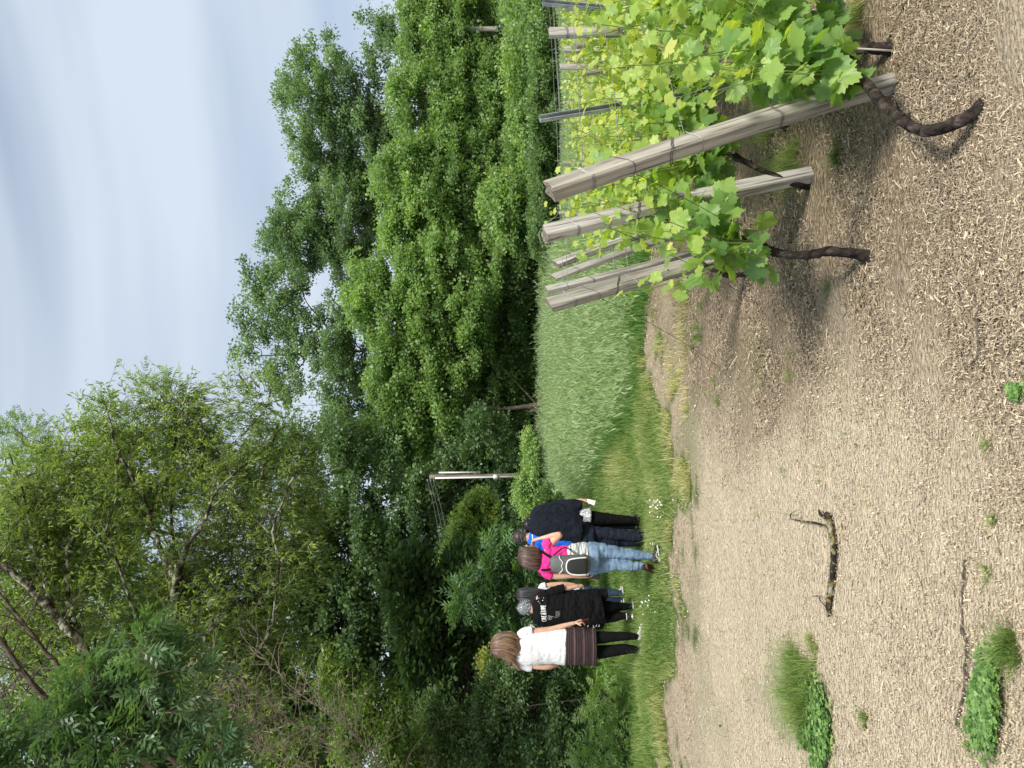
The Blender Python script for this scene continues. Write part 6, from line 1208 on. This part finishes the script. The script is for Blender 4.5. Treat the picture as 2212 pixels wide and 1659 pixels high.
for i, (u, v, ru, rv, n, h, ti, lab) in enumerate([(930, 1510, 26, 16, 500, .10, .35, 'dense green tuft on the straw in front of the meadow edge'), (1000, 1520, 20, 12, 300, .08, .3, 'small green tuft just below the guy wire'), (1040, 1800, 20, 14, 260, .06, .35, 'fresh green tuft right of the curving grey cane'), (860, 1715, 40, 16, 350, .06, .6, 'thin straggly tuft on the straw right of the fallen branch'),
        (820, 1550, 44, 18, 500, .06, .45, 'low patchy tuft at the right end of the grass strip'), (1330, 1820, 30, 26, 420, .08, .15, 'dark feathery tuft under the leaves of the nearest vine'), (545, 1640, 22, 10, 200, .05, .7, 'tiny pale tuft on the track above the fallen branch'), (365, 1742, 10, 8, 90, .04, .5, 'tiny green sprout left of the fallen branch'),
        (530, 2150, 20, 12, 120, .05, .65, 'sparse sprout of grass at the lower edge, left part'), (420, 2130, 26, 14, 160, .05, .6, 'sparse yellow green sprout at the lower edge beside the trench crack'), (1290, 1700, 75, 45, 2200, .12, .70, 'pale grass growing between the second post and the nearest one'), (1400, 1660, 60, 55, 1600, .12, .68, 'pale grass behind the nearest leaning post'), (1610, 1850, 60, 45, 1500, .09, .8, 'dry yellowish grass at the right border under the vines'), (50, 2090, 16, 8, 90, .04, .6, 'lone sprout at the left border'), (640, 1700, 14, 9, 120, .05, .4, 'small sprout above the forked end of the fallen branch'), (700, 2140, 16, 10, 90, .05, .6, 'scant grass sprout at the lower edge, middle')]):
    tuft(lab, u, v, ru, rv, n, h, ti)
a = Acc(); c = onground(1028, 1480, 0); yy_ = thing('dry_grass_tuft', c, 'straw yellow tuft of stiff dry stalks standing on the straw under the leftmost post', 'grass tuft', 'grass tufts on the bare soil')
n = 60; scatter_blades(a, c[0] + rng.normal(0, .03, n), c[1] + rng.normal(0, .03, n), rng.uniform(.2, .38, n), rng.uniform(.003, .005, n), np.clip(rng.normal(.93, .06, n), 0, 1), bends=(.2, .4, .7)); a.build('blades', G_LAWN, yy_)
def clover(label, poly, n, h, sz=(.010, .018)):
    u = np.array([p[0] for p in poly], float); v = np.array([p[1] for p in poly], float); c = onground(u.mean(), v.mean(), 0); t_ = thing('clover_patch', c, label, 'clover patch', 'clover patches'); a = Acc(); pts = []
    while len(pts) < n:
        uu, vv = rng.uniform(u.min(), u.max(), 4000), rng.uniform(v.min(), v.max(), 4000); ins = np.zeros(4000, bool)
        for i in range(len(u)):
            j = i - 1; c_ = ((v[i] > vv) != (v[j] > vv)) & (uu < (u[j] - u[i]) * (vv - v[i]) / (v[j] - v[i] + 1e-9) + u[i]); ins ^= c_
        pts += list(zip(uu[ins], vv[ins]))
    pts = np.array(pts[:n]); ctr = pts.mean(0); om = rng.uniform(size=n) < .14; pts[om] = ctr + (pts[om] - ctr) * rng.uniform(1.0, 1.45, (om.sum(), 1)); keep_ = fbm(pts[:, 0] * .06, pts[:, 1] * .12, seed=3) > -.45; pts = pts[keep_]; n = len(pts)
    P_ = GPv(pts[:, 0], pts[:, 1]); P_[:, 2] += h * (.35 + .65 * rng.uniform(0, 1, n) + .25 * fbm(P_[:, 0] * 12, P_[:, 1] * 12)); s_ = rng.uniform(*sz, n); yaw = rng.uniform(0, 2 * PI, n); tl = rdir(n) * .6 + [0, -.2, 1]; ti = np.clip(rng.normal(.5, .26, n), 0, 1)
    for k in range(3):
        scatter(a, T_OVAL, P_, frames(np.stack([np.cos(yaw + k * 2.09), np.sin(yaw + k * 2.09), np.zeros(n)], -1), tl) , np.stack([s_ * 1.5, s_, s_], -1), ti)
    a.build('leaves', M_CLOV, t_); return t_
clover('clover mat below the big lush grass tuft at the left', [(20, 1760), (60, 1745), (150, 1742), (190, 1750), (185, 1778), (130, 1795), (60, 1802), (20, 1795), (-20, 1785)], 2300, .05)
clover('bright clover mat at the lower left corner', [(50, 2130), (110, 2112), (180, 2120), (240, 2135), (250, 2158), (200, 2172), (120, 2176), (60, 2165), (40, 2148)], 3000, .045, (.008, .014))
clover('small clover cushion at the lower edge right of the middle', [(795, 2215), (800, 2195), (822, 2190), (835, 2205), (830, 2215)], 220, .03, (.007, .012))
M_DLEAF = solid('dead_leaf', [(.10, .035, .02), (.24, .10, .05)], rough=.8)
for (u, v, s_, lab) in ((515, 1828, .035, 'folded brown dead leaf just below the forked end of the fallen branch'), (513, 1470, .05, 'reddish brown dead leaf at the edge of the turf'), (92, 1560, .04, 'curled brown leaf at the left above the big tuft'), (745, 1500, .03, 'small brown leaf in the grass strip'), (455, 2100, .02, 'tiny red leaf on the pale soil at the bottom'), (700, 1850, .025, 'small tan leaf right of the fallen branch')):
    c = onground(u, v, .012); a = Acc(); scatter(a, T_OVAL, c[None], frames(rdir(1) * [1, 1, .2], rdir(1) * .4 + [0, -.3, 1]), [s_], [.5]); o = a.build('dead_leaf', M_DLEAF, origin=c); tag(o, lab, 'leaf', 'dead leaves on the soil')
